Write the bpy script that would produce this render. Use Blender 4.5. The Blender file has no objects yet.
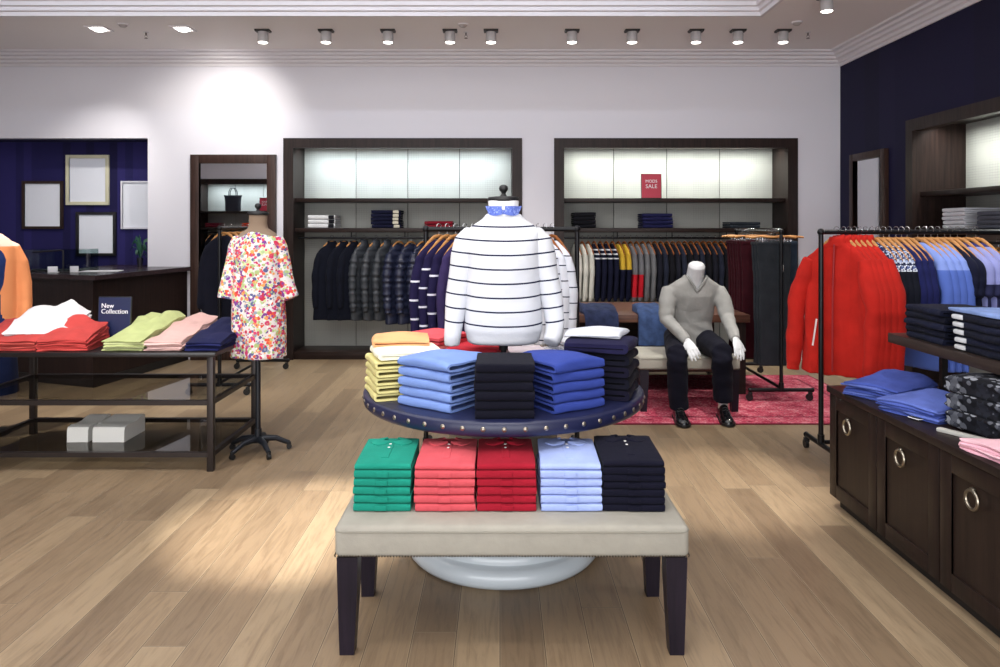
import bpy, bmesh, math, random
from mathutils import Vector, Matrix, noise
R = math.radians
PI = math.pi
rnd = random.Random(7)
SC = bpy.context.scene
COL = SC.collection
H = 1.55           # eye height
F = 720.0          # focal length in pixels of the 1000 px frame

def px(x, y, d):   # a point of the photograph at depth d
    return Vector(((x-500)*d/F, d, H-(y-226)*d/F))
def on(x, y, Z):   # a point of the photograph on the level plane Z
    d = (H-Z)*F/(y-226)
    return Vector(((x-500)*d/F, d, Z))

# ------------------------------------------------------------------ materials
MATS = {}
def newmat(name):
    m = bpy.data.materials.new(name); m.use_nodes = True
    nt = m.node_tree; b = nt.nodes['Principled BSDF']
    return m, nt, b
def lin(c):
    if isinstance(c, str):
        c = c.lstrip('#'); c = [int(c[i:i+2], 16)/255 for i in (0, 2, 4)]
        c = [v/12.92 if v <= .04045 else ((v+.055)/1.055)**2.4 for v in c]
    return (c[0], c[1], c[2], 1)
def coords(nt, scale=(1, 1, 1)):
    tc = nt.nodes.new('ShaderNodeTexCoord'); mp = nt.nodes.new('ShaderNodeMapping')
    mp.inputs['Scale'].default_value = scale
    nt.links.new(tc.outputs['Object'], mp.inputs['Vector'])
    return mp.outputs['Vector']
def nz(nt, vec, scale, detail=3, rough=.5):
    n = nt.nodes.new('ShaderNodeTexNoise'); n.inputs['Scale'].default_value = scale
    n.inputs['Detail'].default_value = detail; n.inputs['Roughness'].default_value = rough
    nt.links.new(vec, n.inputs['Vector']); return n
def ramp(nt, fac, stops, const=False):
    r = nt.nodes.new('ShaderNodeValToRGB'); e = r.color_ramp.elements
    if const: r.color_ramp.interpolation = 'CONSTANT'
    while len(e) < len(stops): e.new(.5)
    for k, (p, c) in enumerate(stops): e[k].position = p; e[k].color = lin(c)
    nt.links.new(fac, r.inputs['Fac']); return r.outputs['Color']
def mth(nt, op, a, b=None, c=None):
    n = nt.nodes.new('ShaderNodeMath'); n.operation = op
    for k, v in enumerate((a, b, c)):
        if v is None: continue
        if isinstance(v, (int, float)): n.inputs[k].default_value = v
        else: nt.links.new(v, n.inputs[k])
    return n.outputs[0]
def mix(nt, fac, a, b, mode='MIX'):
    n = nt.nodes.new('ShaderNodeMix'); n.data_type = 'RGBA'; n.blend_type = mode
    for s, v in ((n.inputs[0], fac), (n.inputs[6], a), (n.inputs[7], b)):
        if isinstance(v, (int, float)): s.default_value = v
        elif isinstance(v, (str, tuple)): s.default_value = lin(v)
        else: nt.links.new(v, s)
    return n.outputs[2]
def bump(nt, b, h, strength=.2, dist=.01):
    n = nt.nodes.new('ShaderNodeBump'); n.inputs['Strength'].default_value = strength
    n.inputs['Distance'].default_value = dist
    nt.links.new(h, n.inputs['Height']); nt.links.new(n.outputs[0], b.inputs['Normal'])
def mat(color, rough=.5, metal=0, name='plain', spec=.5, coat=0):
    k = ('p', str(color), rough, metal, spec, coat)
    if k not in MATS:
        m, nt, b = newmat(name); b.inputs['Base Color'].default_value = lin(color)
        b.inputs['Roughness'].default_value = rough; b.inputs['Metallic'].default_value = metal
        b.inputs['Specular IOR Level'].default_value = spec; b.inputs['Coat Weight'].default_value = coat
        v = coords(nt); n = nz(nt, v, 18, 3)
        r = mth(nt, 'MULTIPLY_ADD', n.outputs['Fac'], .12, rough-.06)
        nt.links.new(r, b.inputs['Roughness'])
        MATS[k] = m
    return MATS[k]
def cloth(color, var=.12, bumps=.25, scale=9, rough=.9, weave=420):
    """woven cloth: slight unevenness of dye, soft creases and a fine weave"""
    k = ('c', str(color), var, bumps, scale, rough, weave)
    if k not in MATS:
        m, nt, b = newmat('cloth'); v = coords(nt)
        n = nz(nt, v, scale, 4); c = lin(color)
        hi = tuple(min(1, x*(1+var)) for x in c[:3]); lo = tuple(x*(1-var) for x in c[:3])
        nt.links.new(ramp(nt, n.outputs['Fac'], [(.3, lo), (.7, hi)]), b.inputs['Base Color'])
        b.inputs['Roughness'].default_value = rough; b.inputs['Specular IOR Level'].default_value = .15
        b.inputs['Sheen Weight'].default_value = .02; b.inputs['Sheen Roughness'].default_value = .5
        w = nz(nt, v, weave, 1)
        h = mth(nt, 'ADD', mth(nt, 'MULTIPLY', n.outputs['Fac'], 1.0), mth(nt, 'MULTIPLY', w.outputs['Fac'], .08))
        bump(nt, b, h, bumps, .03)
        MATS[k] = m
    return MATS[k]
def cloth_z(stops, scale=9, off=0.0, span=1.0, name='banded'):
    """cloth dyed in level bands: stops are (height in the garment's own frame, colour)"""
    m, nt, b = newmat(name); v = coords(nt)
    s = nt.nodes.new('ShaderNodeSeparateXYZ'); nt.links.new(v, s.inputs[0])
    f = mth(nt, 'MULTIPLY_ADD', s.outputs['Z'], 1/span, off)
    col = ramp(nt, f, stops, True)
    nt.links.new(col, b.inputs['Base Color']); b.inputs['Roughness'].default_value = .9
    b.inputs['Specular IOR Level'].default_value = .15
    bump(nt, b, nz(nt, v, scale, 4).outputs['Fac'], .25, .03)
    return m
def cloth_stripes(base, stripe, period, width, phase=0, wav=.0, off_z=None, droop=0):
    m, nt, b = newmat('striped_cloth'); v = coords(nt)
    s = nt.nodes.new('ShaderNodeSeparateXYZ'); nt.links.new(v, s.inputs[0])
    n = nz(nt, v, 4, 2)
    z = mth(nt, 'ADD', s.outputs['Z'], mth(nt, 'MULTIPLY', mth(nt, 'SUBTRACT', n.outputs['Fac'], .5), wav))
    if droop: z = mth(nt, 'SUBTRACT', z, mth(nt, 'MULTIPLY', mth(nt, 'MULTIPLY', s.outputs['X'], s.outputs['X']), droop))
    f = mth(nt, 'FRACT', mth(nt, 'MULTIPLY_ADD', z, 1/period, phase+50))
    on_ = mth(nt, 'LESS_THAN', f, width/period)
    if off_z is not None:
        on_ = mth(nt, 'MULTIPLY', on_, mth(nt, 'LESS_THAN', s.outputs['Z'], off_z[1]))
        on_ = mth(nt, 'MULTIPLY', on_, mth(nt, 'GREATER_THAN', s.outputs['Z'], off_z[0]))
    nt.links.new(mix(nt, on_, base, stripe), b.inputs['Base Color'])
    b.inputs['Roughness'].default_value = .9; b.inputs['Specular IOR Level'].default_value = .15
    w = nz(nt, v, 9, 4)
    bump(nt, b, w.outputs['Fac'], .25, .03)
    return m
def cloth_spots(base, cols, scale=60, thr=.32):
    """printed cloth: irregular blots of several colours on a ground"""
    m, nt, b = newmat('printed_cloth'); v = coords(nt)
    w = nz(nt, v, scale*.6, 2); vm = nt.nodes.new('ShaderNodeVectorMath'); vm.operation = 'MULTIPLY_ADD'
    vm.inputs[1].default_value = (.02, .02, .02); nt.links.new(w.outputs['Color'], vm.inputs[0]); nt.links.new(v, vm.inputs[2])
    cur = base
    for sc, th in ((scale, thr), (scale*1.9, thr*.95)):
        vo = nt.nodes.new('ShaderNodeTexVoronoi'); vo.inputs['Scale'].default_value = sc
        nt.links.new(vm.outputs[0], vo.inputs['Vector'])
        sp = nt.nodes.new('ShaderNodeSeparateColor'); nt.links.new(vo.outputs['Color'], sp.inputs[0])
        st = [(k/len(cols), c) for k, c in enumerate(cols)]
        c = ramp(nt, sp.outputs[0], st, True)
        rr = mth(nt, 'MULTIPLY_ADD', sp.outputs[1], th*.9, th*.5)
        cur = mix(nt, mth(nt, 'LESS_THAN', vo.outputs['Distance'], rr), cur, c)
    nt.links.new(cur, b.inputs['Base Color']); b.inputs['Roughness'].default_value = .85
    b.inputs['Specular IOR Level'].default_value = .2
    bump(nt, b, nz(nt, v, 8, 3).outputs['Fac'], .25, .03)
    return m
def wood(c1, c2, rough=.45, axis=2, scale=1.0, coat=0):
    k = ('w', c1, c2, rough, axis, scale)
    if k not in MATS:
        m, nt, b = newmat('wood'); s = [28*scale]*3; s[axis] = 1.6*scale
        v = coords(nt, s); n = nz(nt, v, 1.6, 5, .6)
        nt.links.new(ramp(nt, n.outputs['Fac'], [(.3, c1), (.7, c2)]), b.inputs['Base Color'])
        b.inputs['Roughness'].default_value = rough; b.inputs['Coat Weight'].default_value = coat; b.inputs['Specular IOR Level'].default_value = .22
        bump(nt, b, n.outputs['Fac'], .12, .004)
        MATS[k] = m
    return MATS[k]
def emit(c, s):
    m, nt, b = newmat('lamp_glow'); b.inputs['Base Color'].default_value = lin(c)
    b.inputs['Emission Color'].default_value = lin(c); b.inputs['Emission Strength'].default_value = s
    return m
def glass(tint='#e8efee', rough=.02):
    k = ('g', tint, rough)
    if k not in MATS:
        m, nt, b = newmat('clear_glass'); nt.nodes.remove(b)
        o = nt.nodes['Material Output']; tr = nt.nodes.new('ShaderNodeBsdfTransparent'); tr.inputs[0].default_value = lin(tint)
        gl = nt.nodes.new('ShaderNodeBsdfGlossy'); gl.inputs['Roughness'].default_value = rough
        fr = nt.nodes.new('ShaderNodeFresnel'); fr.inputs[0].default_value = 1.5
        mx = nt.nodes.new('ShaderNodeMixShader')
        ge = nt.nodes.new('ShaderNodeNewGeometry'); nt.links.new(mth(nt, 'MULTIPLY', fr.outputs[0], mth(nt, 'SUBTRACT', 1, ge.outputs['Backfacing'])), mx.inputs[0]); nt.links.new(tr.outputs[0], mx.inputs[1]); nt.links.new(gl.outputs[0], mx.inputs[2])
        nt.links.new(mx.outputs[0], o.inputs[0]); MATS[k] = m
    return MATS[k]

# ------------------------------------------------------------------ mesh building
class M:
    def __init__(s): s.b = bmesh.new()
    def box(s, c, d, bev=0, rot=None, seg=2):
        mt = Matrix.Translation(Vector(c)) @ (rot.to_4x4() if rot else Matrix()) @ Matrix.Diagonal((*d, 1))
        r = bmesh.ops.create_cube(s.b, size=1, matrix=mt)
        if bev:
            e = list({e for v in r['verts'] for e in v.link_edges})
            bmesh.ops.bevel(s.b, geom=e, offset=bev, segments=seg, profile=.5, affect='EDGES', clamp_overlap=True)
        return s
    def span(s, x0, x1, y0, y1, z0, z1, bev=0):
        return s.box(((x0+x1)/2, (y0+y1)/2, (z0+z1)/2), (abs(x1-x0), abs(y1-y0), abs(z1-z0)), bev)
    def loft(s, rings, cap=True, close=True):
        vs = [[s.b.verts.new(p) for p in r] for r in rings]; n = len(vs[0])
        for a, b in zip(vs, vs[1:]):
            for k in range(n if close else n-1):
                j = (k+1) % n
                s.b.faces.new((a[k], a[j], b[j], b[k]))
        if cap and close:
            s.b.faces.new(vs[0][::-1]); s.b.faces.new(vs[-1])
        return s
    def cyl(s, a, b, r, r2=None, n=16):
        return s.limb([a, b], [r, r if r2 is None else r2], n)
    def limb(s, pts, rad, n=14, up=None, p=2.0, cap=True, closed=False):
        pts = [Vector(q) for q in pts]; rings = []
        if isinstance(rad, (int, float)): rad = [rad]*len(pts)
        t0 = (pts[1]-pts[0]).normalized()
        if up is None: up = Vector((0, 0, 1)) if abs(t0.z) < .9 else Vector((0, 1, 0))
        u = (Vector(up)-t0*Vector(up).dot(t0)).normalized()
        L = len(pts)
        for k, q in enumerate(pts):
            if closed: t = (pts[(k+1) % L]-pts[k-1]).normalized()
            else: t = (pts[min(k+1, L-1)]-pts[max(k-1, 0)]).normalized()
            u = (u-t*u.dot(t)).normalized(); w = t.cross(u)
            r = rad[k]; rx, ry = (r, r) if isinstance(r, (int, float)) else r
            rg = []
            for i in range(n):
                a = 2*PI*i/n; c, d = math.cos(a), math.sin(a)
                c = math.copysign(abs(c)**(2/p), c); d = math.copysign(abs(d)**(2/p), d)
                rg.append(q+w*(rx*c)+u*(ry*d))
            rings.append(rg)
        if closed:
            vs = [[s.b.verts.new(p_) for p_ in r] for r in rings]
            for k in range(L):
                a, b = vs[k], vs[(k+1) % L]
                for i in range(n): s.b.faces.new((a[i], a[(i+1) % n], b[(i+1) % n], b[i]))
            return s
        return s.loft(rings, cap)
    def lathe(s, prof, c=(0, 0, 0), n=40):
        rings = [[Vector((c[0]+r*math.cos(2*PI*k/n), c[1]+r*math.sin(2*PI*k/n), c[2]+z)) for k in range(n)] for r, z in prof]
        return s.loft(rings)
    def ball(s, c, r, n=14, sc=(1, 1, 1)):
        bmesh.ops.create_uvsphere(s.b, u_segments=n, v_segments=max(6, n//2+1), radius=1,
            matrix=Matrix.Translation(Vector(c)) @ Matrix.Diagonal((r*sc[0], r*sc[1], r*sc[2], 1)))
        return s
    def prism(s, poly, z0, z1, xf=None):
        xf = xf or (lambda x, y, z: Vector((x, y, z)))
        return s.loft([[xf(x, y, z0) for x, y in poly], [xf(x, y, z1) for x, y in poly]])
    def mesh(s, smooth=40):
        bmesh.ops.remove_doubles(s.b, verts=s.b.verts, dist=1e-5)
        bmesh.ops.recalc_face_normals(s.b, faces=s.b.faces)
        me = bpy.data.meshes.new('mesh'); s.b.to_mesh(me); s.b.free()
        if smooth:
            for p in me.polygons: p.use_smooth = True
            me.set_sharp_from_angle(angle=R(smooth))
        return me
    def voxel(s, size, smooth=3, fac=.5, reduce=None):
        """one continuous skin over everything in this builder"""
        me = s.mesh(0); o = bpy.data.objects.new('tmp', me); COL.objects.link(o)
        r = o.modifiers.new('r', 'REMESH'); r.mode = 'VOXEL'; r.voxel_size = size
        if smooth:
            q = o.modifiers.new('s', 'SMOOTH'); q.iterations = smooth; q.factor = fac
        if reduce:
            d = o.modifiers.new('d', 'DECIMATE'); d.ratio = reduce
        bpy.context.view_layer.update()
        dg = bpy.context.evaluated_depsgraph_get()
        out = bpy.data.meshes.new_from_object(o.evaluated_get(dg))
        bpy.data.objects.remove(o); bpy.data.meshes.remove(me)
        for p in out.polygons: p.use_smooth = True
        return out

def obj(name, m, material, parent=None, loc=None, rz=0, smooth=40, label=None):
    me = m if isinstance(m, bpy.types.Mesh) else m.mesh(smooth)
    me.name = name
    if material is not None and not me.materials: me.materials.append(material)
    o = bpy.data.objects.new(name, me); COL.objects.link(o)
    if material is not None and me.materials and me.materials[0] != material:
        o.material_slots[0].link = 'OBJECT'; o.material_slots[0].material = material
    if parent: o.parent = parent
    if loc is not None: o.location = loc
    if rz: o.rotation_euler.z = rz
    if label: o['label'] = label
    return o
def tag(o, label, cat, group=None):
    o['label'] = label; o['category'] = cat
    if group: o['group'] = group
    return o
def thing(name, label, cat, loc=(0, 0, 0), rz=0, group=None):
    o = bpy.data.objects.new(name, None); COL.objects.link(o); o.location = loc
    o.rotation_euler.z = rz; o.empty_display_size = .1
    return tag(o, label, cat, group)
def struct(name, m, material, parent=None, smooth=40):
    o = obj(name, m, material, parent, smooth=smooth)
    if not parent: o['kind'] = 'structure'
    return o
def kids(o): return [c for c in bpy.data.objects if c.parent == o]
def dup(o, loc=None, rz=None, label=None, group=None, parent=None):
    tree = {}
    for c in bpy.data.objects:
        if c.parent: tree.setdefault(c.parent.name, []).append(c)
    def cp(a, par):
        c = a.copy(); COL.objects.link(c)
        if par: c.parent = par
        for ch in tree.get(a.name, []): cp(ch, c)
        return c
    r = cp(o, None)
    if loc is not None: r.location = loc
    if rz is not None: r.rotation_euler.z = rz
    if label: r['label'] = label
    if group: r['group'] = group
    return r
def recolor(o, material, names=None):
    for c in [o]+kids(o):
        if c.type == 'MESH' and (names is None or c.name.split('.')[0] in names):
            c.material_slots[0].link = 'OBJECT'; c.material_slots[0].material = material
NTH = ['first', 'second', 'third', 'fourth', 'fifth', 'sixth', 'seventh', 'eighth', 'ninth', 'tenth', 'eleventh', 'twelfth',
       'thirteenth', 'fourteenth', 'fifteenth', 'sixteenth', 'seventeenth', 'eighteenth', 'nineteenth', 'twentieth',
       'twenty-first', 'twenty-second', 'twenty-third', 'twenty-fourth', 'twenty-fifth', 'twenty-sixth', 'twenty-seventh', 'twenty-eighth']
def text_mesh(body, size, depth=.0015, align='CENTER', space=1.0):
    cu = bpy.data.curves.new('t', 'FONT'); cu.body = body; cu.size = size; cu.extrude = depth
    cu.align_x = align; cu.align_y = 'CENTER'; cu.space_line = space; cu.resolution_u = 3
    o = bpy.data.objects.new('t', cu); COL.objects.link(o); bpy.context.view_layer.update()
    me = bpy.data.meshes.new_from_object(o.evaluated_get(bpy.context.evaluated_depsgraph_get()))
    bpy.data.objects.remove(o); return me
def look_rot(d, up='Y'): return Vector(d).to_track_quat('-Z', up).to_euler()

# shared looks
DARKWOOD = lambda ax=2: wood('#1c1311', '#2e211d', .42, ax)
BLACK = mat('#141416', .5, 0, 'black_plastic')
STEEL = mat('#2a2828', .42, .6, 'dark_steel')
CHROME = mat('#c9c9cc', .22, 1, 'chrome')
BRASS = mat('#a69d8c', .32, 1, 'aged_brass')
WHITE_GLOSS = mat('#e9eaec', .35, 0, 'white_gloss')
WOODHANG = wood('#a8713f', '#d49c60', .45, 0, 1.2)
WOODDARK = wood('#7a4420', '#a8642f', .45, 0, 1.2)
PAPER = mat('#f0f0f2', .7, 0, 'paper')
# ------------------------------------------------------------------ camera
cd = bpy.data.cameras.new('camera'); cam = bpy.data.objects.new('camera', cd); COL.objects.link(cam)
cam.location = (0, 0, H); cam.rotation_euler = (R(90), 0, 0); cd.lens = 36*F/1000; cd.sensor_width = 36
cd.shift_y = -.1075; cd.clip_start = .05; cd.clip_end = 60
SC.camera = cam
SC.view_settings.view_transform = 'Standard'; SC.view_settings.look = 'None'
SC.view_settings.exposure = 0.0; SC.view_settings.gamma = 1; SC.view_settings.use_curve_mapping = False
wd = bpy.data.worlds.new('world'); SC.world = wd; wd.use_nodes = True
wd.node_tree.nodes['Background'].inputs[0].default_value = (.8, .85, 1, 1)
wd.node_tree.nodes['Background'].inputs[1].default_value = .05

# ------------------------------------------------------------------ room shell
YB = 8.36; XR = 3.95; XL = -7.2; YF = -3.2; HC = 3.556; DOOR = 2.57
def floor_mat():
    m, nt, b = newmat('oak_planks'); tc = nt.nodes.new('ShaderNodeTexCoord')
    s = nt.nodes.new('ShaderNodeSeparateXYZ'); nt.links.new(tc.outputs['Object'], s.inputs[0])
    W, L = .165, 1.9
    u = mth(nt, 'DIVIDE', s.outputs['X'], W); row = mth(nt, 'FLOOR', u); fu = mth(nt, 'FRACT', u)
    wn = nt.nodes.new('ShaderNodeTexWhiteNoise'); wn.noise_dimensions = '1D'; nt.links.new(row, wn.inputs['W'])
    v = mth(nt, 'ADD', mth(nt, 'DIVIDE', s.outputs['Y'], L), mth(nt, 'MULTIPLY', wn.outputs['Value'], 7.3))
    cl = mth(nt, 'FLOOR', v); fv = mth(nt, 'FRACT', v)
    cb = nt.nodes.new('ShaderNodeCombineXYZ'); nt.links.new(row, cb.inputs[0]); nt.links.new(cl, cb.inputs[1])
    w2 = nt.nodes.new('ShaderNodeTexWhiteNoise'); w2.noise_dimensions = '2D'; nt.links.new(cb.outputs[0], w2.inputs['Vector'])
    # grain runs along the plank, shifted from plank to plank
    g = nt.nodes.new('ShaderNodeCombineXYZ')
    nt.links.new(mth(nt, 'MULTIPLY', s.outputs['X'], 26), g.inputs[0])
    nt.links.new(mth(nt, 'MULTIPLY_ADD', s.outputs['Y'], 2.2, mth(nt, 'MULTIPLY', w2.outputs['Value'], 31)), g.inputs[1])
    nt.links.new(mth(nt, 'MULTIPLY', w2.outputs['Value'], 17), g.inputs[2])
    n = nz(nt, g.outputs[0], 1.6, 6, .65); n.inputs['Distortion'].default_value = .8
    base = ramp(nt, w2.outputs['Value'], [(0, '#7e6a53'), (.35, '#8a755c'), (.7, '#947e63'), (1, '#9e896d')])
    gr = ramp(nt, n.outputs['Fac'], [(.3, (.6, .57, .55)), (.55, (1, 1, 1)), (.8, (1.0, .98, .94))])
    c = mix(nt, .8, base, gr, 'MULTIPLY')
    eu = mth(nt, 'MINIMUM', fu, mth(nt, 'SUBTRACT', 1, fu)); ev = mth(nt, 'MULTIPLY', mth(nt, 'MINIMUM', fv, mth(nt, 'SUBTRACT', 1, fv)), L/W)
    e = mth(nt, 'MINIMUM', eu, ev)
    gap = mth(nt, 'LESS_THAN', e, .012); bev = mth(nt, 'LESS_THAN', e, .026)
    c = mix(nt, mth(nt, 'MULTIPLY', bev, .45), c, '#b3a184'); c = mix(nt, mth(nt, 'MULTIPLY', gap, .8), c, '#4a3626')
    nt.links.new(c, b.inputs['Base Color'])
    nt.links.new(mth(nt, 'MULTIPLY_ADD', n.outputs['Fac'], .25, .3), b.inputs['Roughness'])
    hh = mth(nt, 'ADD', mth(nt, 'MULTIPLY', mth(nt, 'MINIMUM', e, .04), 12), mth(nt, 'MULTIPLY', n.outputs['Fac'], .25))
    bump(nt, b, hh, .18, .004)
    return m
struct('floor', M().span(XL, XR+.6, YF, YB+.62, -.05, 0), floor_mat())
def wall_paint(c, name='wall_paint'):
    m, nt, b = newmat(name); v = coords(nt); n = nz(nt, v, 90, 3)
    b.inputs['Base Color'].default_value = lin(c); b.inputs['Roughness'].default_value = .85
    b.inputs['Specular IOR Level'].default_value = .2
    bump(nt, b, n.outputs['Fac'], .05, .003); return m
WALLW = wall_paint('#dedce3'); CEILW = wall_paint('#efeae9', 'ceiling_paint'); TRIMW = wall_paint('#dedade', 'trim_paint')
def stripe_paper(c1, c2, c3, w, name='striped_wallpaper', axis='X'):
    m, nt, b = newmat(name); tc = nt.nodes.new('ShaderNodeTexCoord'); s = nt.nodes.new('ShaderNodeSeparateXYZ')
    nt.links.new(tc.outputs['Object'], s.inputs[0])
    u = mth(nt, 'DIVIDE', s.outputs[axis], w)
    wn = nt.nodes.new('ShaderNodeTexWhiteNoise'); wn.noise_dimensions = '1D'; nt.links.new(mth(nt, 'FLOOR', u), wn.inputs['W'])
    nt.links.new(ramp(nt, wn.outputs['Value'], [(0, c1), (.4, c2), (.75, c3)], True), b.inputs['Base Color'])
    b.inputs['Roughness'].default_value = .7; b.inputs['Specular IOR Level'].default_value = .25
    return m
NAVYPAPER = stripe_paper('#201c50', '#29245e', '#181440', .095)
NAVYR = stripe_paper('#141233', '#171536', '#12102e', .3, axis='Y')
# back wall with its openings: the cash desk recess and two clothes alcoves
A1 = (-2.51, .256); A2 = (.627, 3.45); RX = -4.09
wb = M(); y0, y1 = YB, YB+.1
wb.span(XL, XR, y0, y1, DOOR, HC)
for a, b_ in ((RX, A1[0]), (A1[1], A2[0]), (A2[1], XR)): wb.span(a, b_, y0, y1, 0, DOOR)
struct('wall_back', wb, WALLW)
struct('wall_recess', M().span(XL, RX+.15, YB+.4, YB+.5, 0, DOOR), NAVYPAPER)
rc = M(); rc.span(RX, RX+.1, YB+.1, YB+.4, 0, DOOR); rc.span(XL, RX+.1, YB+.1, YB+.45, DOOR, DOOR+.1)
struct('wall_recess_return', rc, mat('#1d1a4c', .7, 0, 'navy_paint'))
RA = (4.1, 6.97)      # alcove in the right wall, along Y
wr = M(); wr.span(XR, XR+.1, YF, YB+.1, DOOR, HC); wr.span(XR, XR+.1, RA[1], YB+.1, 0, DOOR); wr.span(XR, XR+.1, YF, RA[0], 0, DOOR)
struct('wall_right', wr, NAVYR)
struct('wall_left', M().span(XL-.1, XL, YF, YB+.5, 0, HC), WALLW)
FA = (-6.62, -3.9)    # alcove the tall mirror shows
m = M(); m.span(XL, -5.3, YF-.1, YF, 0, HC); m.span(3.5, XR, YF-.1, YF, 0, HC); m.span(-5.3, 3.5, YF-.1, YF, 3.35, HC)
struct('wall_front', m, WALLW)      # unseen front wall, its opening added to let fill light in
wf = M(); yf = 1.1
wf.span(XL, FA[0], yf-.1, yf, 0, DOOR); wf.span(FA[1], -3.7, yf-.1, yf, 0, DOOR); wf.span(XL, -3.7, yf-.1, yf, DOOR, HC)
struct('wall_partition', wf, WALLW)
# ceiling with a raised tray, and its crown mouldings
TX = (-5.5, 2.48); TY = (-2.2, 6.85); TZ = HC+.36
ce = M(); ce.span(XL, XR, TY[1], YB, HC, HC+.05); ce.span(XL, XR, YF, TY[0], HC, HC+.05)
ce.span(XL, TX[0], TY[0], TY[1], HC, HC+.05); ce.span(TX[1], XR, TY[0], TY[1], HC, HC+.05)
ce.span(TX[0]-.1, TX[1]+.1, TY[0]-.1, TY[1]+.1, TZ, TZ+.05)
struct('ceiling', ce, CEILW)
def crown(name, x0, x1, y0, y1, prof, material):
    m = M(); rings = []
    for X, Y, sx, sy in ((x0, y0, 1, 1), (x1, y0, -1, 1), (x1, y1, -1, -1), (x0, y1, 1, -1)):
        rings.append([Vector((X+sx*d, Y+sy*d, z)) for d, z in prof])
    vs = [[m.b.verts.new(p) for p in r] for r in rings]; n = len(prof)
    for k in range(4):
        a, b = vs[k], vs[(k+1) % 4]
        for i in range(n): m.b.faces.new((a[i], a[(i+1) % n], b[(i+1) % n], b[i]))
    return struct(name, m, material, smooth=20)
CP = [(0, HC-.156), (.018, HC-.156), (.022, HC-.125), (.05, HC-.118), (.056, HC-.09), (.095, HC-.082), (.1, HC-.055), (.14, HC-.048), (.146, HC-.024), (.19, HC-.018), (.2, HC), (0, HC)]
crown('trim_1', XL, XR, YF, YB, CP, TRIMW)
TP = [(-.03, HC-.008), (.002, HC-.008), (.006, HC+.03), (.03, HC+.036), (.034, HC+.07), (.06, HC+.078), (.066, HC+.115), (.1, HC+.125), (.106, HC+.165), (.15, HC+.175), (.155, TZ), (-.03, TZ)]
crown('trim_2', TX[0], TX[1], TY[0], TY[1], TP, TRIMW)
struct('baseboard_back', M().span(A1[1]+.01, A2[0]-.01, YB-.016, YB, 0, .12).span(A2[1]+.01, XR, YB-.016, YB, 0, .12), TRIMW)

# ------------------------------------------------------------------ ceiling fittings and lamps
LP = 1.0
def spot(loc, target, power, angle=60, blend=.7, color=(1, .96, .89), r=.05, parent=None):
    l = bpy.data.lights.new('spot', 'SPOT'); l.energy = power*LP; l.spot_size = R(angle); l.spot_blend = blend
    l.color = color; l.shadow_soft_size = r
    o = bpy.data.objects.new('spot_lamp', l); COL.objects.link(o); o.location = loc
    o.rotation_euler = look_rot(Vector(target)-Vector(loc)); return o
def area(loc, target, sx, sy, power, color=(1, 1, 1), spread=180):
    l = bpy.data.lights.new('area', 'AREA'); l.shape = 'RECTANGLE'; l.size = sx; l.size_y = sy; l.energy = power*LP
    l.color = color; l.spread = R(spread)
    o = bpy.data.objects.new('area_lamp', l); COL.objects.link(o); o.location = loc
    o.rotation_euler = look_rot(Vector(target)-Vector(loc)); return o
LENS = emit('#fffaf2', 9)
def pod_proto():
    t = thing('ceiling_spotlight', 'x', 'spotlight', group='ceiling spotlights')
    pl = M(); pl.span(-.075, .075, -.05, .05, -.008, 0, .002); pl.span(-.072, -.05, -.045, .045, -.02, -.006); pl.span(.05, .072, -.045, .045, -.02, -.006)
    obj('mounting_plate', pl, mat('#3a3432', .5, .3, 'bronze'), t, label='dark mounting plate')
    obj('housing', M().lathe([(.0, -.02), (.048, -.02), (.052, -.026), (.054, -.125), (.05, -.128), (.047, -.12), (.02, -.112), (0, -.112)], n=28), mat('#b9b5b6', .4, .1, 'lamp_housing'), t)
    obj('lens', M().lathe([(0, -.132), (.042, -.132), (.0465, -.128), (.0465, -.116), (0, -.116)], n=24), LENS, t, label='bright glowing lens')
    return t
POD = None; PODS = []
def pod(x, y, z, label):
    global POD
    if POD is None: POD = pod_proto(); o = POD; o.location = (x, y, z); o['label'] = label
    else: o = dup(POD, (x, y, z), 0, label)
    return o
ROW = [263, 326, 388, 450, 491, 572, 632, 696, 738, 783]
for k, x in enumerate(ROW):
    p = px(x, 30, 7.37)
    pod(p.x, 7.37, HC, f'{NTH[k]} hanging can spotlight from the dress side of the ceiling row')
pod(2.86, 6.3, HC, 'can spotlight apart from the row near the navy wall')
for k, (x, y) in enumerate(((2.95, 4.4), (2.95, 2.6))):
    pod(x, y, HC, f'can spotlight over the long low cabinet, {("far", "near")[k]} one')
for k, (x, y) in enumerate(((-1.3, 3.2), (1.1, 3.6), (0, 1.7), (-3.0, 3.0), (-4.0, 5.2), (1.6, 4.6))):
    pod(x, y, TZ, f'{NTH[k]} can spotlight in the raised tray of the ceiling')
for k, x in enumerate((99, 183)):
    p = px(x, 33, 7.3)
    t = thing('recessed_downlight', ('square recessed downlight furthest along toward the cash desk', 'square recessed downlight above the tall mirror')[k], 'downlight', (p.x, 7.3, HC), 0, 'recessed downlights')
    m = M(); m.span(-.1, .1, -.1, -.075, -.012, 0); m.span(-.1, .1, .075, .1, -.012, 0); m.span(-.1, -.075, -.075, .075, -.012, 0); m.span(.075, .1, -.075, .075, -.012, 0)
    obj('frame', m, TRIMW, t)
    obj('lens', M().lathe([(0, -.03), (.04, -.03), (.06, -.018), (.068, -.004), (0, -.004)], n=24), LENS, t, label='bright glowing lens')
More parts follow.
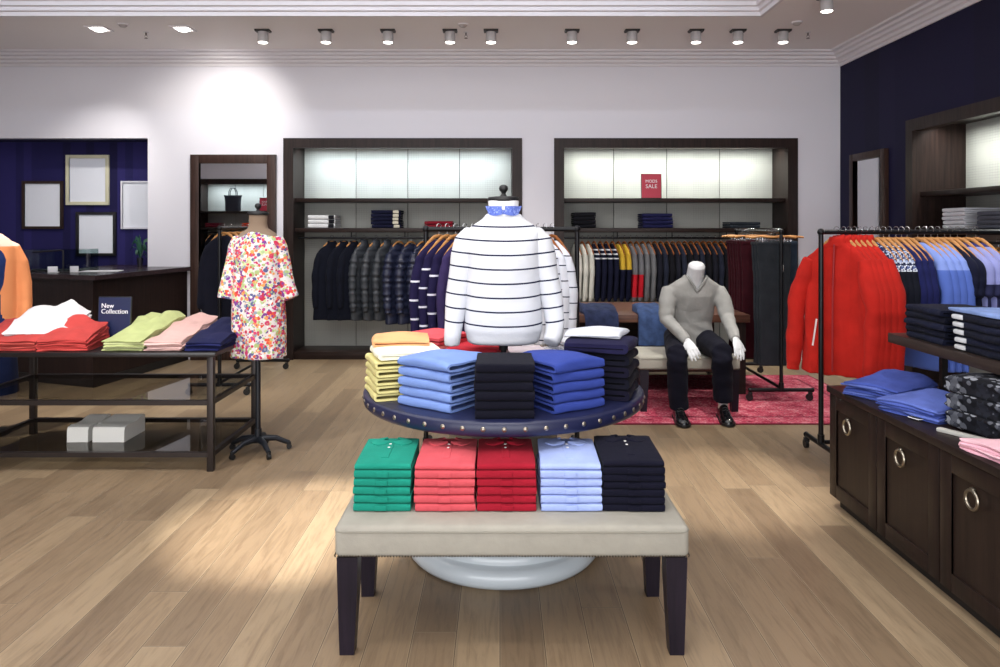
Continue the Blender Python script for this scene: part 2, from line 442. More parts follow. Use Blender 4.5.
def sprinkler(x, y, d, label):
    p = px(x, y, d)
    t = thing('sprinkler', label, 'sprinkler', (p.x, p.y, HC), 0, 'fire sprinklers')
    obj('escutcheon', M().lathe([(0, -.006), (.022, -.006), (.03, 0), (0, 0)], n=20), TRIMW, t)
    s = M(); s.cyl((0, 0, -.004), (0, 0, -.035), .007); s.limb([(-.012, 0, -.033), (-.013, 0, -.05), (0, 0, -.062), (.013, 0, -.05), (.012, 0, -.033)], .0022, 6); s.lathe([(0, -.068), (.017, -.066), (.017, -.063), (0, -.062)], n=16)
    obj('deflector', s, mat('#6a605c', .4, .5, 'sprinkler_metal'), t)
sprinkler(146, 32, 7.45, 'small pendent fire sprinkler between the two square downlights')
sprinkler(466, 32, 7.45, 'small pendent fire sprinkler in the middle of the spotlight row')
sprinkler(808, 32, 7.45, 'small pendent fire sprinkler near the corner of the navy wall')
def hatch(x, y, label):
    d = (HC-H)*F/(226-y); p = px(x, y, d)
    t = thing('smoke_detector', label, 'detector', (p.x, p.y, HC), 0, 'smoke detectors')
    obj('base', M().lathe([(0, -.012), (.05, -.012), (.055, 0), (0, 0)], n=24), TRIMW, t)
    obj('cover', M().lathe([(0, -.034), (.024, -.032), (.036, -.022), (.042, -.012), (0, -.012)], n=24), mat('#a9a29f', .5, 0, 'grey_plastic'), t)
hatch(123, 24, 'small round detector on ceiling above the square downlights'); hatch(463, 24, 'small round detector on ceiling behind the middle spotlights'); hatch(797, 22, 'small round detector on ceiling beside the last spotlight')

# light: added fill lamps and strips, then the ceiling spotlights
area((-1.5, 2.4, TZ-.03), (-1.5, 2.4, 0), 5.5, 6.5, 250, (.95, .97, 1))  # broad soft fill added under the tray, no fitting behind it
area((-.9, YF-.35, 1.5), (-.9, 8, 5.2), 8.6, 2.7, 450, (.96, .97, 1))  # large fill lamp added outside the front opening, brightens walls and ceiling
def added_strip(loc, tgt, L, along_y, p, label):  # unseen strips added to wash the tray moulding with bluish light
    t = thing('added_light_strip', label, 'added light strip', loc, PI/2 if along_y else 0)
    obj('channel', M().span(-L/2, L/2, -.02, .02, -.03, -.001, .003), mat('#c9c9cc', .3, .8, 'aluminium'), t)
    area((loc[0], loc[1], loc[2]-.034), tgt, L, .05, p, (.78, .86, 1)) if not along_y else area((loc[0], loc[1], loc[2]-.034), tgt, .05, L, p, (.78, .86, 1))
added_strip((-1.5, 6.1, TZ), (-1.5, 6.85, HC+.1), 7.2, False, 26, 'added slim aluminium light strip along the far side of the ceiling tray')
added_strip((1.75, 2.4, TZ), (2.48, 2.4, HC+.1), 7.6, True, 16, 'added slim aluminium light strip along the cabinet side of the ceiling tray')
SP = [((-1.3, 3.2, TZ-.14), (-1.05, 3.75, 0), 1500, 23), ((1.1, 3.6, TZ-.14), (1.25, 4.3, 0), 640, 25), ((0, 1.7, TZ-.14), (.05, 3.3, .9), 130, 40),
      ((-3.0, 3.0, TZ-.14), (-2.3, 4.9, .8), 320, 36), ((-4.0, 5.2, TZ-.14), (-3.4, 6.3, 0), 450, 40), ((1.6, 4.6, TZ-.14), (1.6, 6.0, .8), 470, 24),
      ((2.95, 4.4, HC-.14), (2.5, 4.7, 1.0), 110, 56), ((2.95, 2.6, HC-.14), (2.2, 2.9, .8), 80, 66), ((2.86, 6.3, HC-.14), (2.55, 6.2, 0), 130, 56)]
for a, b, p, an in SP: spot(a, b, p, an)
for k, x in enumerate(ROW):
    p = px(x, 30, 7.37); spot((p.x, 7.37, HC-.14), (p.x+(.0 if k else -.2), 7.9-(.7 if k % 2 else 0), 0), 75, 70)
spot((-2.25-.6, 7.2, HC-.05), (-3.2, YB, 2.55), 95, 92, 1); spot((-4.0, 7.2, HC-.05), (-4.9, 8.7, 1.5), 90, 60, 1)
# ------------------------------------------------------------------ display alcoves
def plaid():
    m, nt, b = newmat('plaid_panel'); v = coords(nt); s = nt.nodes.new('ShaderNodeSeparateXYZ'); nt.links.new(v, s.inputs[0])
    def line(ax, per, wd):
        f = mth(nt, 'FRACT', mth(nt, 'MULTIPLY', s.outputs[ax], 1/per)); return mth(nt, 'LESS_THAN', f, wd)
    a = mth(nt, 'ADD', mth(nt, 'MULTIPLY', line('X', .021, .16), .5), mth(nt, 'MULTIPLY', line('Z', .024, .16), .5))
    wide = mth(nt, 'MULTIPLY', mth(nt, 'ADD', line('X', .31, .45), line('Z', .34, .45)), .5)
    f = mth(nt, 'MULTIPLY', mth(nt, 'MULTIPLY', a, wide), .55)
    nt.links.new(mix(nt, f, '#a6a69f', '#4a4f4f'), b.inputs['Base Color']); b.inputs['Roughness'].default_value = .6
    return m
PLAID = plaid(); ALC = wood('#1d1412', '#30231f', .4, 2); ALCX = wood('#1d1412', '#30231f', .4, 0)
STRIP = emit('#f2fbff', 3.0)
def alcove(label, W, loc, rz, panels=4, D=.46, power=24, tint=(.8, .92, 1)):
    t = thing('display_alcove', label, 'display unit', loc, rz)
    J = .116; x0, x1 = J, W-J
    f = M(); f.span(0, J, -.025, .07, 0, DOOR-.002); f.span(W-J, W, -.025, .07, 0, DOOR-.002); f.span(J, W-J, -.025, .07, DOOR-J, DOOR-.002)
    obj('frame', f, ALC, t)
    for x in (x0-.03, x1): obj('side_panel', M().span(x, x+.03, .07, D, 0, DOOR-.02), ALC, t)
    obj('top_panel', M().span(x0, x1, .07, D, DOOR-.05, DOOR-.02), ALCX, t)
    pw = (x1-x0)/panels
    for k in range(panels):
        obj('back_panel', M().box((0, 0, 0), (pw-.008, .018, DOOR-.05), .002), PLAID, t, (x0+pw*(k+.5), D-.009, DOOR/2), label='pale plaid back panel')
    obj('backing', M().span(x0, x1, D, D+.015, 0, DOOR-.02), mat('#15100f', .6, 0, 'dark_backing'), t)
    obj('shelf', M().span(x0, x1, .05, D-.02, 1.83, 1.875, .003), ALCX, t)
    obj('shelf', M().span(x0, x1, .05, D-.02, 1.475, 1.525, .003), ALCX, t)
    r = M(); r.cyl((x0, .17, 1.41), (x1, .17, 1.41), .0125)
    for k in range(1, panels): r.cyl((x0+pw*k, .17, 1.41), (x0+pw*k, .17, 1.478), .007, n=8)
    obj('clothes_rail', r, mat('#3a3a3c', .3, .9, 'rail_steel'), t, label='dark steel hanging rail')
    obj('plinth', M().span(x0, x1, -.0, D-.02, 0, .088, .003), ALCX, t)
    obj('light_strip', M().span(x0+.03, x1-.03, .1, .14, DOOR-.075, DOOR-.052), STRIP, t, label='glowing light strip')
    l = bpy.data.lights.new('strip', 'AREA'); l.shape = 'RECTANGLE'; l.size = x1-x0-.1; l.size_y = .1; l.energy = power*LP; l.color = tint; l.spread = R(150)
    o = bpy.data.objects.new('strip_lamp', l); COL.objects.link(o); o.parent = t; o.location = (W/2, .16, DOOR-.08); o.rotation_euler = (R(12), 0, 0)
    return t
alcove('dark framed alcove with backlit plaid panels, navy coats on its rail', A1[1]-A1[0], (A1[0], YB, 0), 0)
alcove('dark framed alcove with backlit plaid panels, red sale sign on its shelf', A2[1]-A2[0], (A2[0], YB, 0), 0, tint=(.96, 1, .95))
alcove('dark framed alcove with backlit panels set in the navy wall', RA[1]-RA[0], (XR, RA[1], 0), -PI/2, D=.5, power=26, tint=(.97, 1, .96))
alcove('dark framed alcove with a tote bag, seen in the tall mirror', FA[1]-FA[0], (FA[1], yf, 0), PI, power=22)

# ------------------------------------------------------------------ mirrors
MIRROR = mat('#e2e4e6', .015, 1, 'silvered_glass', 1)
MIRROR.node_tree.nodes['Principled BSDF'].inputs['Roughness'].default_value = .0
for l in list(MIRROR.node_tree.nodes['Principled BSDF'].inputs['Roughness'].links): MIRROR.node_tree.links.remove(l)
def mirror(label, w, h, loc, rz, fr=.1):
    t = thing('wall_mirror', label, 'mirror', loc, rz)
    f = M(); f.span(0, fr, -.05, 0, 0, h, .003); f.span(w-fr, w, -.05, 0, 0, h, .003); f.span(fr, w-fr, -.05, 0, h-fr, h, .003); f.span(fr, w-fr, -.05, 0, 0, fr, .003)
    obj('frame', f, wood('#2a1c17', '#43302a', .4, 2), t)
    obj('mirror_glass', M().span(fr-.004, w-fr+.004, -.02, -.012, fr-.004, h-fr+.004), MIRROR, t, label='silvered mirror glass'); return t
mirror('tall dark framed mirror on white wall behind the floral dress', .985, 2.375, (-3.577, YB-.002, .0), 0)
mirror('tall dark framed mirror hung on the navy wall', .73, 2.2, (XR-.002, 8.04, .14), -PI/2, .075)

# ------------------------------------------------------------------ picture frames in the recess
def picture(label, x0, y0, x1, y1, fw, fm, d=8.74, depth=.03):
    a = px(x0, y1, d); b_ = px(x1, y0, d); w, h = b_.x-a.x, b_.z-a.z
    t = thing('picture_frame', label, 'picture frame', (a.x, 8.758, a.z))
    f = M(); f.span(0, fw, -depth, 0, 0, h, .002); f.span(w-fw, w, -depth, 0, 0, h, .002); f.span(fw, w-fw, -depth, 0, h-fw, h, .002); f.span(fw, w-fw, -depth, 0, 0, fw, .002)
    obj('frame', f, fm, t); obj('print', M().span(fw-.002, w-fw+.002, -.012, -.004, fw-.002, h-fw+.002), mat('#e4e7f0', .8, 0, 'blank_paper'), t, label='blank pale print')
picture('cream picture frame, highest of four on navy striped wall', 66, 155, 109, 205, .04, mat('#cfcbb0', .5, 0, 'cream_frame'))
picture('dark wooden picture frame furthest from the white wall', 22, 181, 63, 229, .033, wood('#241a18', '#3a2c28', .4))
picture('black picture frame hanging low above the cash desk', 76, 212, 116, 256, .034, mat('#141318', .4, 0, 'black_frame'))
picture('thin white picture frame partly hidden by the white wall edge', 121, 181, 160, 229, .022, mat('#d6d6e0', .5, 0, 'white_frame'))

# ------------------------------------------------------------------ cash desk
DESK = wood('#1a1110', '#2b1d1a', .35, 2)
t = thing('cash_desk', 'dark wooden cash desk in front of the navy striped recess', 'counter', (0, 0, 0))
def deskp(o): return [(-3.9+o, 6.9-o*1.2), (-3.62+o, 8.33), (-4.13, 8.33), (-4.13, 8.72), (-4.7, 8.72), (-4.7, 7.75), (-5.1, 7.85), (-6.6, 8.2), (-6.7, 7.9-o), (-5.1, 7.35-o*1.2)]
obj('body', M().prism(deskp(0), .0, 1.03), DESK, t)
obj('counter_top', M().prism(deskp(.06), 1.035, 1.08), wood('#2b2022', '#3d3033', .25, 0), t, label='dark polished counter top')
kick = M(); kick.prism(deskp(.012), 0.001, .08); obj('kickboard', kick, mat('#0f0c0c', .5, 0, 'kick_black'), t)
# things on the desk
t = thing('glass_display_case', 'small clear glass display case standing on the cash desk', 'display case', (-4.62, 7.58, 1.081), R(8))
g = M(); w, d, h = .62, .3, .22
for a in ((-w/2, -w/2+.006, -d/2, d/2), (w/2-.006, w/2, -d/2, d/2), (-w/2+.006, w/2-.006, -d/2, -d/2+.006), (-w/2+.006, w/2-.006, d/2-.006, d/2)): g.span(a[0], a[1], a[2], a[3], 0, h)
obj('glass_sides', g, glass(), t); obj('glass_lid', M().span(-w/2, w/2, -d/2, d/2, h, h+.006), glass(), t)
obj('base', M().span(-w/2+.007, w/2-.007, -d/2+.007, d/2-.007, 0, .012), mat('#1a1718', .4, 0, 'case_base'), t)
t = thing('display_stand', 'black metal countertop stand in front of the glass case', 'stand', (-4.46, 7.35, 1.081))
s = M(); s.lathe([(0, 0), (.05, 0), (.05, .008), (0, .01)], n=20); obj('base', s, BLACK, t)
s = M(); s.limb([(0, 0, .008), (0, 0, .19), (.0, 0, .215), (-.03, 0, .222), (-.3, -.02, .2)], .008, 10); obj('arm', s, BLACK, t)
for k, (x, y, rz) in enumerate(((-4.5, 7.24, .2), (-4.32, 7.3, -.1))):
    o = obj('card_holder', M().span(-.045, .045, 0, .008, 0, .062, .001).span(-.045, .045, 0, .05, 0, .006), PAPER, None, (x, y, 1.081), rz)
    tag(o, ('white card holder at the desk corner beside the black stand', 'second white card holder on cash desk, nearer the white wall')[k], 'card holder', 'card holders on the desk')
o = obj('paper_sheet', M().box((0, 0, .004), (.36, .2, .006), .001), PAPER, None, (-4.12, 7.45, 1.081), .15)
tag(o, 'white sheet of papers lying flat on the cash desk', 'paper')
t = thing('potted_plant', 'small dark green potted plant half hidden behind wall edge on desk', 'plant', (-4.25, 8.5, 1.081)); t.scale = (.6, .6, .95)
obj('pot', M().lathe([(0, 0), (.045, 0), (.06, .1), (.055, .1), (.05, .09), (0, .09)], n=24), mat('#20202a', .4, 0, 'pot_glaze'), t)
lf = M()
for k in range(11):
    a = k*2.4; r = .1+.03*(k % 3); z = .13+.022*k
    lf.limb([(0, 0, .09), (r*.5*math.cos(a), r*.5*math.sin(a), z), (r*math.cos(a), r*math.sin(a), z+.02), (r*1.35*math.cos(a), r*1.35*math.sin(a), z-.03)], [(.002, .002), (.022, .002), (.026, .002), (.003, .001)], 8)
obj('leaves', lf, mat('#2f5a48', .45, 0, 'leaf_green'), t)

# ------------------------------------------------------------------ upholstered benches
LINEN = cloth('#9d998e', .06, .15, 14, .9, 300); LINEN2 = cloth('#9d998e', .06, .15, 14)
BLEG = wood('#17131c', '#241d28', .35, 2)
def bench(label, w, d, hs, loc, rz=0, fabric=LINEN, lx=.0):
    t = thing('upholstered_bench', label, 'bench', loc, rz); z0 = hs-.115
    s = M(); s.box((0, 0, (z0+hs)/2), (w, d, hs-z0), .022, seg=4)
    me = s.mesh(50); obj('seat', me, fabric, t)
    p = M(); e = .012; z = hs-.02
    pts = []
    for cx, cy, a0 in ((w/2-.03, d/2-.03, 0), (-w/2+.03, d/2-.03, 90), (-w/2+.03, -d/2+.03, 180), (w/2-.03, -d/2+.03, 270)):
        for k in range(5):
            a = R(a0+k*22.5); pts.append((cx+.031*math.cos(a), cy+.031*math.sin(a), z))
    p.limb(pts, .0035, 6, closed=True); obj('piping', p, cloth('#8f8b80', .05), t)
    n = M(); step = .0105; r = .0032
    for k in range(int(w/step)+1):
        for y in (-d/2, d/2): n.ball((-w/2+.004+k*step*(w-.008)/(int(w/step)*step), y, z0+.008), r, 6)
    for k in range(1, int(d/step)):
        for x in (-w/2, w/2): n.ball((x, -d/2+k*step, z0+.008), r, 6)
    obj('nailhead_trim', n, mat('#4d463c', .4, .7, 'antique_nail'), t, label='row of small dull metal nailheads')
    for sx in (-1, 1):
        for sy in (-1, 1):
            L = M(); cx, cy = sx*(w/2-.045), sy*(d/2-.045)
            def sq(z, a, ox): return [Vector((cx+ox+i*a, cy+j*a, z)) for i, j in ((-1, -1), (1, -1), (1, 1), (-1, 1))]
            L.loft([sq(z0, .038, 0), sq(z0-.1, .036, 0), sq(.0, .026, sx*.004)]); obj('leg', L, BLEG, t, smooth=20)
    return t
BZ = .473
bench('long cream upholstered bench holding folded polos in front of round table', 1.275, .5, BZ, (.043, 2.83, 0))
bench('cream upholstered bench the seated mannequin sits on', .84, .5, .473, (1.57, 6.2, 0), 0, LINEN2)

# ------------------------------------------------------------------ round table
TC = Vector((.017, 3.49, 0)); TR = .668; TT = .78
t = thing('round_table', 'round navy studded display table on a white turned pedestal', 'table', TC)
NAVYL = mat('#1c2040', .38, 0, 'navy_leather', .5)
obj('tabletop', M().lathe([(0, TT-.062), (TR-.012, TT-.062), (TR-.004, TT-.056), (TR, TT-.046), (TR, TT-.012), (TR-.006, TT-.004), (TR-.02, TT), (0, TT)], n=96), NAVYL, t, label='navy leather top')
st = M().ball((0, 0, 0), .0102, 10, (1, .55, 1)).mesh()
for k in range(50):
    a = 2*PI*k/50; o = obj('stud', st, mat('#9a9184', .32, .9, 'pewter_stud'), t, (TR*math.sin(a), -TR*math.cos(a), TT-.029), a)
PED = mat('#b9bbb6', .5, 0, 'painted_pedestal')
pr = M(); n = 72; rings = []
for z, r in ((.17, .3), (.2, .27), (.24, .255), (.6, .255), (.66, .27), (.7, .31), (TT-.063, .33)):
    rings.append([Vector(((r+(.006*math.cos(12*2*PI*k/n) if .22 < z < .62 else 0))*math.cos(2*PI*k/n), (r+(.006*math.cos(12*2*PI*k/n) if .22 < z < .62 else 0))*math.sin(2*PI*k/n), z)) for k in range(n)])
pr.loft(rings); obj('column', pr, mat('#a9a89c', .6, 0, 'painted_column'), t, label='grey beige fluted column')
BASEW = mat('#c3ccd2', .3, 0, 'glossy_white', .5, .3)
obj('plinth', M().lathe([(0, 0), (.42, 0), (.445, .01), (.462, .03), (.465, .05), (.458, .075), (.44, .092), (.425, .095), (.42, .1), (.418, .125), (.405, .14), (.385, .145), (.378, .15), (.35, .165), (.31, .17), (0, .17)], n=80), BASEW, t, label='stepped white base')

# ------------------------------------------------------------------ long low cabinet and the shelf over it
CAB = wood('#1a1210', '#2a1e19', .42, 2); CABX = wood('#191211', '#281e1b', .4, 1)
CX = 1.83; CY0, CY1 = 1.5, 4.0; CH = .664; CD = .52
t = thing('low_cabinet', 'long low dark wooden cabinet with brass ring pulls', 'cabinet', (CX, CY1, 0), -PI/2)
LW = CY1-CY0     # local x runs toward the viewer, local y into the room side away from the doors
obj('body', M().span(.0, LW, .022, CD, .06, CH-.035), CAB, t)
obj('toe_kick', M().span(.02, LW-.02, .05, CD-.03, 0, .06), mat('#0e0b0b', .6, 0, 'toe_black'), t)
obj('top', M().span(-.012, LW+.01, -.012, CD+.01, CH-.035, CH, .004), CABX, t)
DWID = .5
for k in range(5):
    dr = M(); x0, x1 = k*DWID+.004, (k+1)*DWID-.004; z0, z1 = .065, CH-.04; fw = .075
    dr.span(x0, x0+fw, 0, .022, z0, z1, .002); dr.span(x1-fw, x1, 0, .022, z0, z1, .002); dr.span(x0+fw, x1-fw, 0, .022, z1-fw, z1, .002); dr.span(x0+fw, x1-fw, 0, .022, z0, z0+fw, .002)
    dr.span(x0+fw-.002, x1-fw+.002, .009, .02, z0+fw-.002, z1-fw+.002)
    d = obj('door', dr, CAB, t)
    hx, hz = x0+.22, z1-.1
    rg = M(); pts = [(hx+.036*math.cos(a), -.012, hz-.03+.036*math.sin(a)) for a in [2*PI*i/24 for i in range(24)]]
    rg.limb(pts, .0065, 8, closed=True, up=(0, 1, 0)); rg.box((hx, -.008, hz+.008), (.022, .016, .018), .004)
    obj('ring_pull', rg, BRASS, d, label='round aged brass ring pull')
SX = 2.1; SH = .972
t = thing('raised_shelf', 'dark raised shelf over the low cabinet carrying folded jeans', 'shelf', (SX, 3.9, 0), -PI/2)
obj('board', M().span(0, 2.3, 0, .36, SH-.05, SH, .003), wood('#2b221f', '#3d322d', .4, 0), t)
for x in (.06, 1.15, 2.2):
    obj('upright', M().span(x-.015, x+.015, .25, .28, CH+.001, SH-.05), STEEL, t, label='dark steel upright')

# ------------------------------------------------------------------ steel table with glass shelves
t = thing('display_table', 'dark steel display table with glass shelves under folded shirts', 'table', (-3.5, 4.54, 0))
W, D, TH = 1.69, .85, .756
FR = mat('#332c2a', .4, .5, 'bronzed_steel')
obj('tabletop', M().span(-.02, W+.02, -.02, D+.02, TH-.03, TH, .003), mat('#1d191a', .3, 0, 'dark_top', .5), t)
for x in (0, W-.04):
    for y in (0, D-.04): obj('leg', M().span(x, x+.04, y, y+.04, 0, TH-.03, .002), FR, t)
for z in (.435, .107):
    f = M(); f.span(.04, W-.04, .005, .035, z-.018, z+.012); f.span(.04, W-.04, D-.035, D-.005, z-.018, z+.012); f.span(.005, .035, .04, D-.04, z-.018, z+.012); f.span(W-.035, W-.005, .04, D-.04, z-.018, z+.012)
    obj('shelf_frame', f, FR, t)
    obj('glass_shelf', M().span(.036, W-.036, .036, D-.036, z, z+.008), glass('#dcdcd8', .02), t, label='smoked glass shelf')
# white pulpy display block on the lower shelf
def wavy_block(w):
    m = M(); pr = [(0, 0), (.002, .08), (.012, .098), (.05, .106), (.11, .098), (.17, .1), (.23, .115), (.28, .116), (.28, 0)]
    m.loft([[Vector((x, y, z)) for y, z in pr] for x in (0, w)]); return m
t = thing('shoe_block', 'pair of joined white display blocks on the lower glass shelf', 'display block', (-2.87, 4.77, .1165))
obj('block', wavy_block(.14), mat('#d7d6d2', .6, 0, 'white_board'), t, (0, 0, 0)); obj('block', wavy_block(.21), mat('#d7d6d2', .6, 0, 'white_board'), t, (.17, 0, 0))
obj('bridge', M().span(.14, .17, .12, .27, 0, .098), mat('#d7d6d2', .6, 0, 'white_board'), t)

# ------------------------------------------------------------------ wooden jeans table
t = thing('wooden_table', 'low brown wooden table behind the bench, jeans hung over its edge', 'table', (.62, 6.56, 0))
TBW = wood('#4a3128', '#6b483a', .4, 0); W, D, TH = 1.66, 1.1, .74
obj('tabletop', M().span(0, W, 0, D, TH-.07, TH, .004), TBW, t)
for x in (.03, W-.1):
    for y in (.03, D-.1): obj('leg', M().span(x, x+.07, y, y+.07, 0, TH-.07), wood('#1c1311', '#2e211d', .42, 2), t)
obj('lower_shelf', M().span(.03, W-.03, .1, D-.1, .2, .235), wood('#2a1c18', '#3d2a24', .4, 0), t)
obj('back_board', M().span(.1, W-.1, D-.06, D-.04, .235, TH-.07), wood('#2a1c18', '#3d2a24', .4, 0), t)

# ------------------------------------------------------------------ rug
def rug_mat():
    m, nt, b = newmat('faded_red_rug'); v = coords(nt)
    n1 = nz(nt, v, 7, 5, .7); n2 = nz(nt, v, 55, 3); vo = nt.nodes.new('ShaderNodeTexVoronoi'); vo.inputs['Scale'].default_value = 9
    nt.links.new(v, vo.inputs['Vector'])
    c = ramp(nt, n1.outputs['Fac'], [(.3, '#6e1a30'), (.43, '#a83c50'), (.56, '#bb5767'), (.7, '#cf8e94')])
    f = mth(nt, 'FRACT', mth(nt, 'MULTIPLY', vo.outputs['Distance'], 5)); c = mix(nt, mth(nt, 'MULTIPLY', mth(nt, 'LESS_THAN', f, .28), .5), c, '#5e1730')
    c = mix(nt, mth(nt, 'MULTIPLY', mth(nt, 'GREATER_THAN', n2.outputs['Fac'], .58), .3), c, '#d9b0b0')
    s = nt.nodes.new('ShaderNodeSeparateXYZ'); nt.links.new(v, s.inputs[0])
    ex = mth(nt, 'SUBTRACT', 1.27, mth(nt, 'ABSOLUTE', s.outputs['X'])); ey = mth(nt, 'SUBTRACT', .92, mth(nt, 'ABSOLUTE', s.outputs['Y'])); e = mth(nt, 'MINIMUM', ex, ey)
    for a, col in ((.02, '#4d1424'), (.17, None), (.19, '#5e1a2c')):
        pass
    c = mix(nt, mth(nt, 'MULTIPLY', mth(nt, 'LESS_THAN', mth(nt, 'ABSOLUTE', mth(nt, 'SUBTRACT', e, .2)), .015), .7), c, '#571628')
    c = mix(nt, mth(nt, 'LESS_THAN', e, .015), c, '#6b1e30')
    nt.links.new(c, b.inputs['Base Color']); b.inputs['Roughness'].default_value = .95; b.inputs['Specular IOR Level'].default_value = .1
    bump(nt, b, n2.outputs['Fac'], .4, .006); return m
o = obj('rug', M().box((0, 0, .005), (2.54, 1.84, .009), .003), rug_mat(), None, (1.92, 6.53, 0)); tag(o, 'faded red patterned rug under the bench and trouser rack', 'rug')

# ------------------------------------------------------------------ clothes racks
PIPE = mat('#17171a', .35, .5, 'black_pipe')
def rack(label, L, hgt, foot, loc, rz=0, name='clothes_rack'):
    """bar along local X, feet along local Y"""
    t = thing(name, label, 'clothes rack', loc, rz); r = .016
    b = M(); b.limb([(-L/2, 0, hgt), (L/2, 0, hgt)], r, 14)
    for x in (-L/2, L/2): b.ball((x, 0, hgt), .024, 12)
    obj('bar', b, PIPE, t)
    for x in (-L/2, L/2):
        obj('post', M().cyl((x, 0, .1), (x, 0, hgt-.01), r).cyl((x, 0, .1), (x, 0, .16), .022), PIPE, t)
        obj('foot', M().cyl((x, -foot/2, .095), (x, foot/2, .095), .017).ball((x, -foot/2, .095), .02, 10).ball((x, foot/2, .095), .02, 10), PIPE, t)
        for y in (-foot/2+.01, foot/2-.01):
            c = M(); c.cyl((x, y, .095), (x, y, .07), .008, n=10); c.box((x, y+.008, .06), (.034, .03, .03), .004); c.cyl((x-.011, y+.016, .031), (x+.011, y+.016, .031), .0302, n=20)
            obj('caster', c, mat('#101012', .5, 0, 'caster_rubber'), t)
    obj('base_rail', M().cyl((-L/2, 0, .11), (L/2, 0, .11), .014), PIPE, t)
    return t
rack('black pipe clothes rack with red jackets behind the low cabinet', 1.22, 1.51, .46, (2.75, 4.8, 0))
rack('black pipe clothes rack of striped tops behind the striped sweater mannequin', .99, 1.53, .46, (.01, 4.72, 0))
rack('black pipe rack with hanging trousers standing on the red rug', 1.2, 1.49, .55, (2.48, 6.95, .0095), PI/2)
rack('black pipe rack half hidden behind the floral dress', 1.2, 1.53, .55, (-2.57, 7.2, 0), PI/2)

# ------------------------------------------------------------------ signs
def sign(label, w, h, loc, rx, rz, face, lines, name='sign', border=None):
    t = thing(name, label, 'sign', loc); t.rotation_euler = (rx, 0, rz)
    obj('board', M().span(-w/2, w/2, -.006, .006, 0, h, .001), border or mat('#16161c', .4, 0, 'sign_edge'), t)
    obj('printed_face', M().span(-w/2+.006, w/2-.006, -.0085, -.005, .006, h-.006), face, t)
    for s, size, x, z, al in lines:
        o = obj('lettering', text_mesh(s, size, .001, al, .85), mat('#f2f2f5', .6, 0, 'white_print'), t, (x, -.0105, z), smooth=0, label='white lettering'); o.rotation_euler.x = R(90)
    foot = M(); foot.span(-w*.3, w*.3, .004, .07, 0, .006); foot.limb([(0, .008, h*.55), (0, .075, .004)], (.006), 6); obj('foot', foot, mat('#16161c', .4, 0, 'sign_edge'), t)
    return t
a = px(113, 343, 4.9)
sign('navy New Collection sign standing among folded shirts', .233, .31, (a.x, 4.91, .757), R(-4), R(-3), mat('#1c2448', .45, 0, 'navy_print'), [('New\nCollection', .045, -.092, .228, 'LEFT')])
a = px(651, 200, 8.5)
sign('red sale sign with white lettering on the upper alcove shelf', .24, .29, (a.x, 8.48, 1.8755), R(-3), 0, mat('#c23a4e', .45, 0, 'red_print'), [('MODS', .05, 0, .2, 'CENTER'), ('SALE', .066, 0, .14, 'CENTER')])
sign('red sale sign standing on shelf of the alcove in the navy wall', .24, .29, (4.2, 5.62, 1.8755), R(-3), -PI/2, mat('#c23a4e', .45, 0, 'red_print'), [('MODS', .05, 0, .2, 'CENTER'), ('SALE', .066, 0, .14, 'CENTER')])
sign('red sale sign beside the tote bag, reflected in the tall mirror', .24, .29, (-5.12, 1.0, 1.8755), R(-3), PI, mat('#c23a4e', .45, 0, 'red_print'), [('MODS', .05, 0, .2, 'CENTER'), ('SALE', .066, 0, .14, 'CENTER')])
# tote bag reflected in the tall mirror
t = thing('tote_bag', 'dark navy tote bag on alcove shelf, seen in the tall mirror', 'bag', (-5.82, .98, 1.8755), PI)
def rr(z, a, b): return [Vector((a*math.copysign(abs(math.cos(u))**.5, math.cos(u)), b*math.copysign(abs(math.sin(u))**.5, math.sin(u)), z)) for u in [2*PI*k/24 for k in range(24)]]
obj('body', M().loft([rr(0, .15, .07), rr(.02, .16, .075), rr(.2, .165, .07), rr(.3, .18, .05), rr(.345, .2, .035)]), mat('#191d2c', .5, 0, 'bag_leather'), t)
for y in (-.04, .04): obj('handle', M().limb([(-.08, y, .3), (-.075, y, .42), (-.04, y, .5), (.04, y, .5), (.075, y, .42), (.08, y, .3)], .009, 8), mat('#191d2c', .5, 0, 'bag_leather'), t)
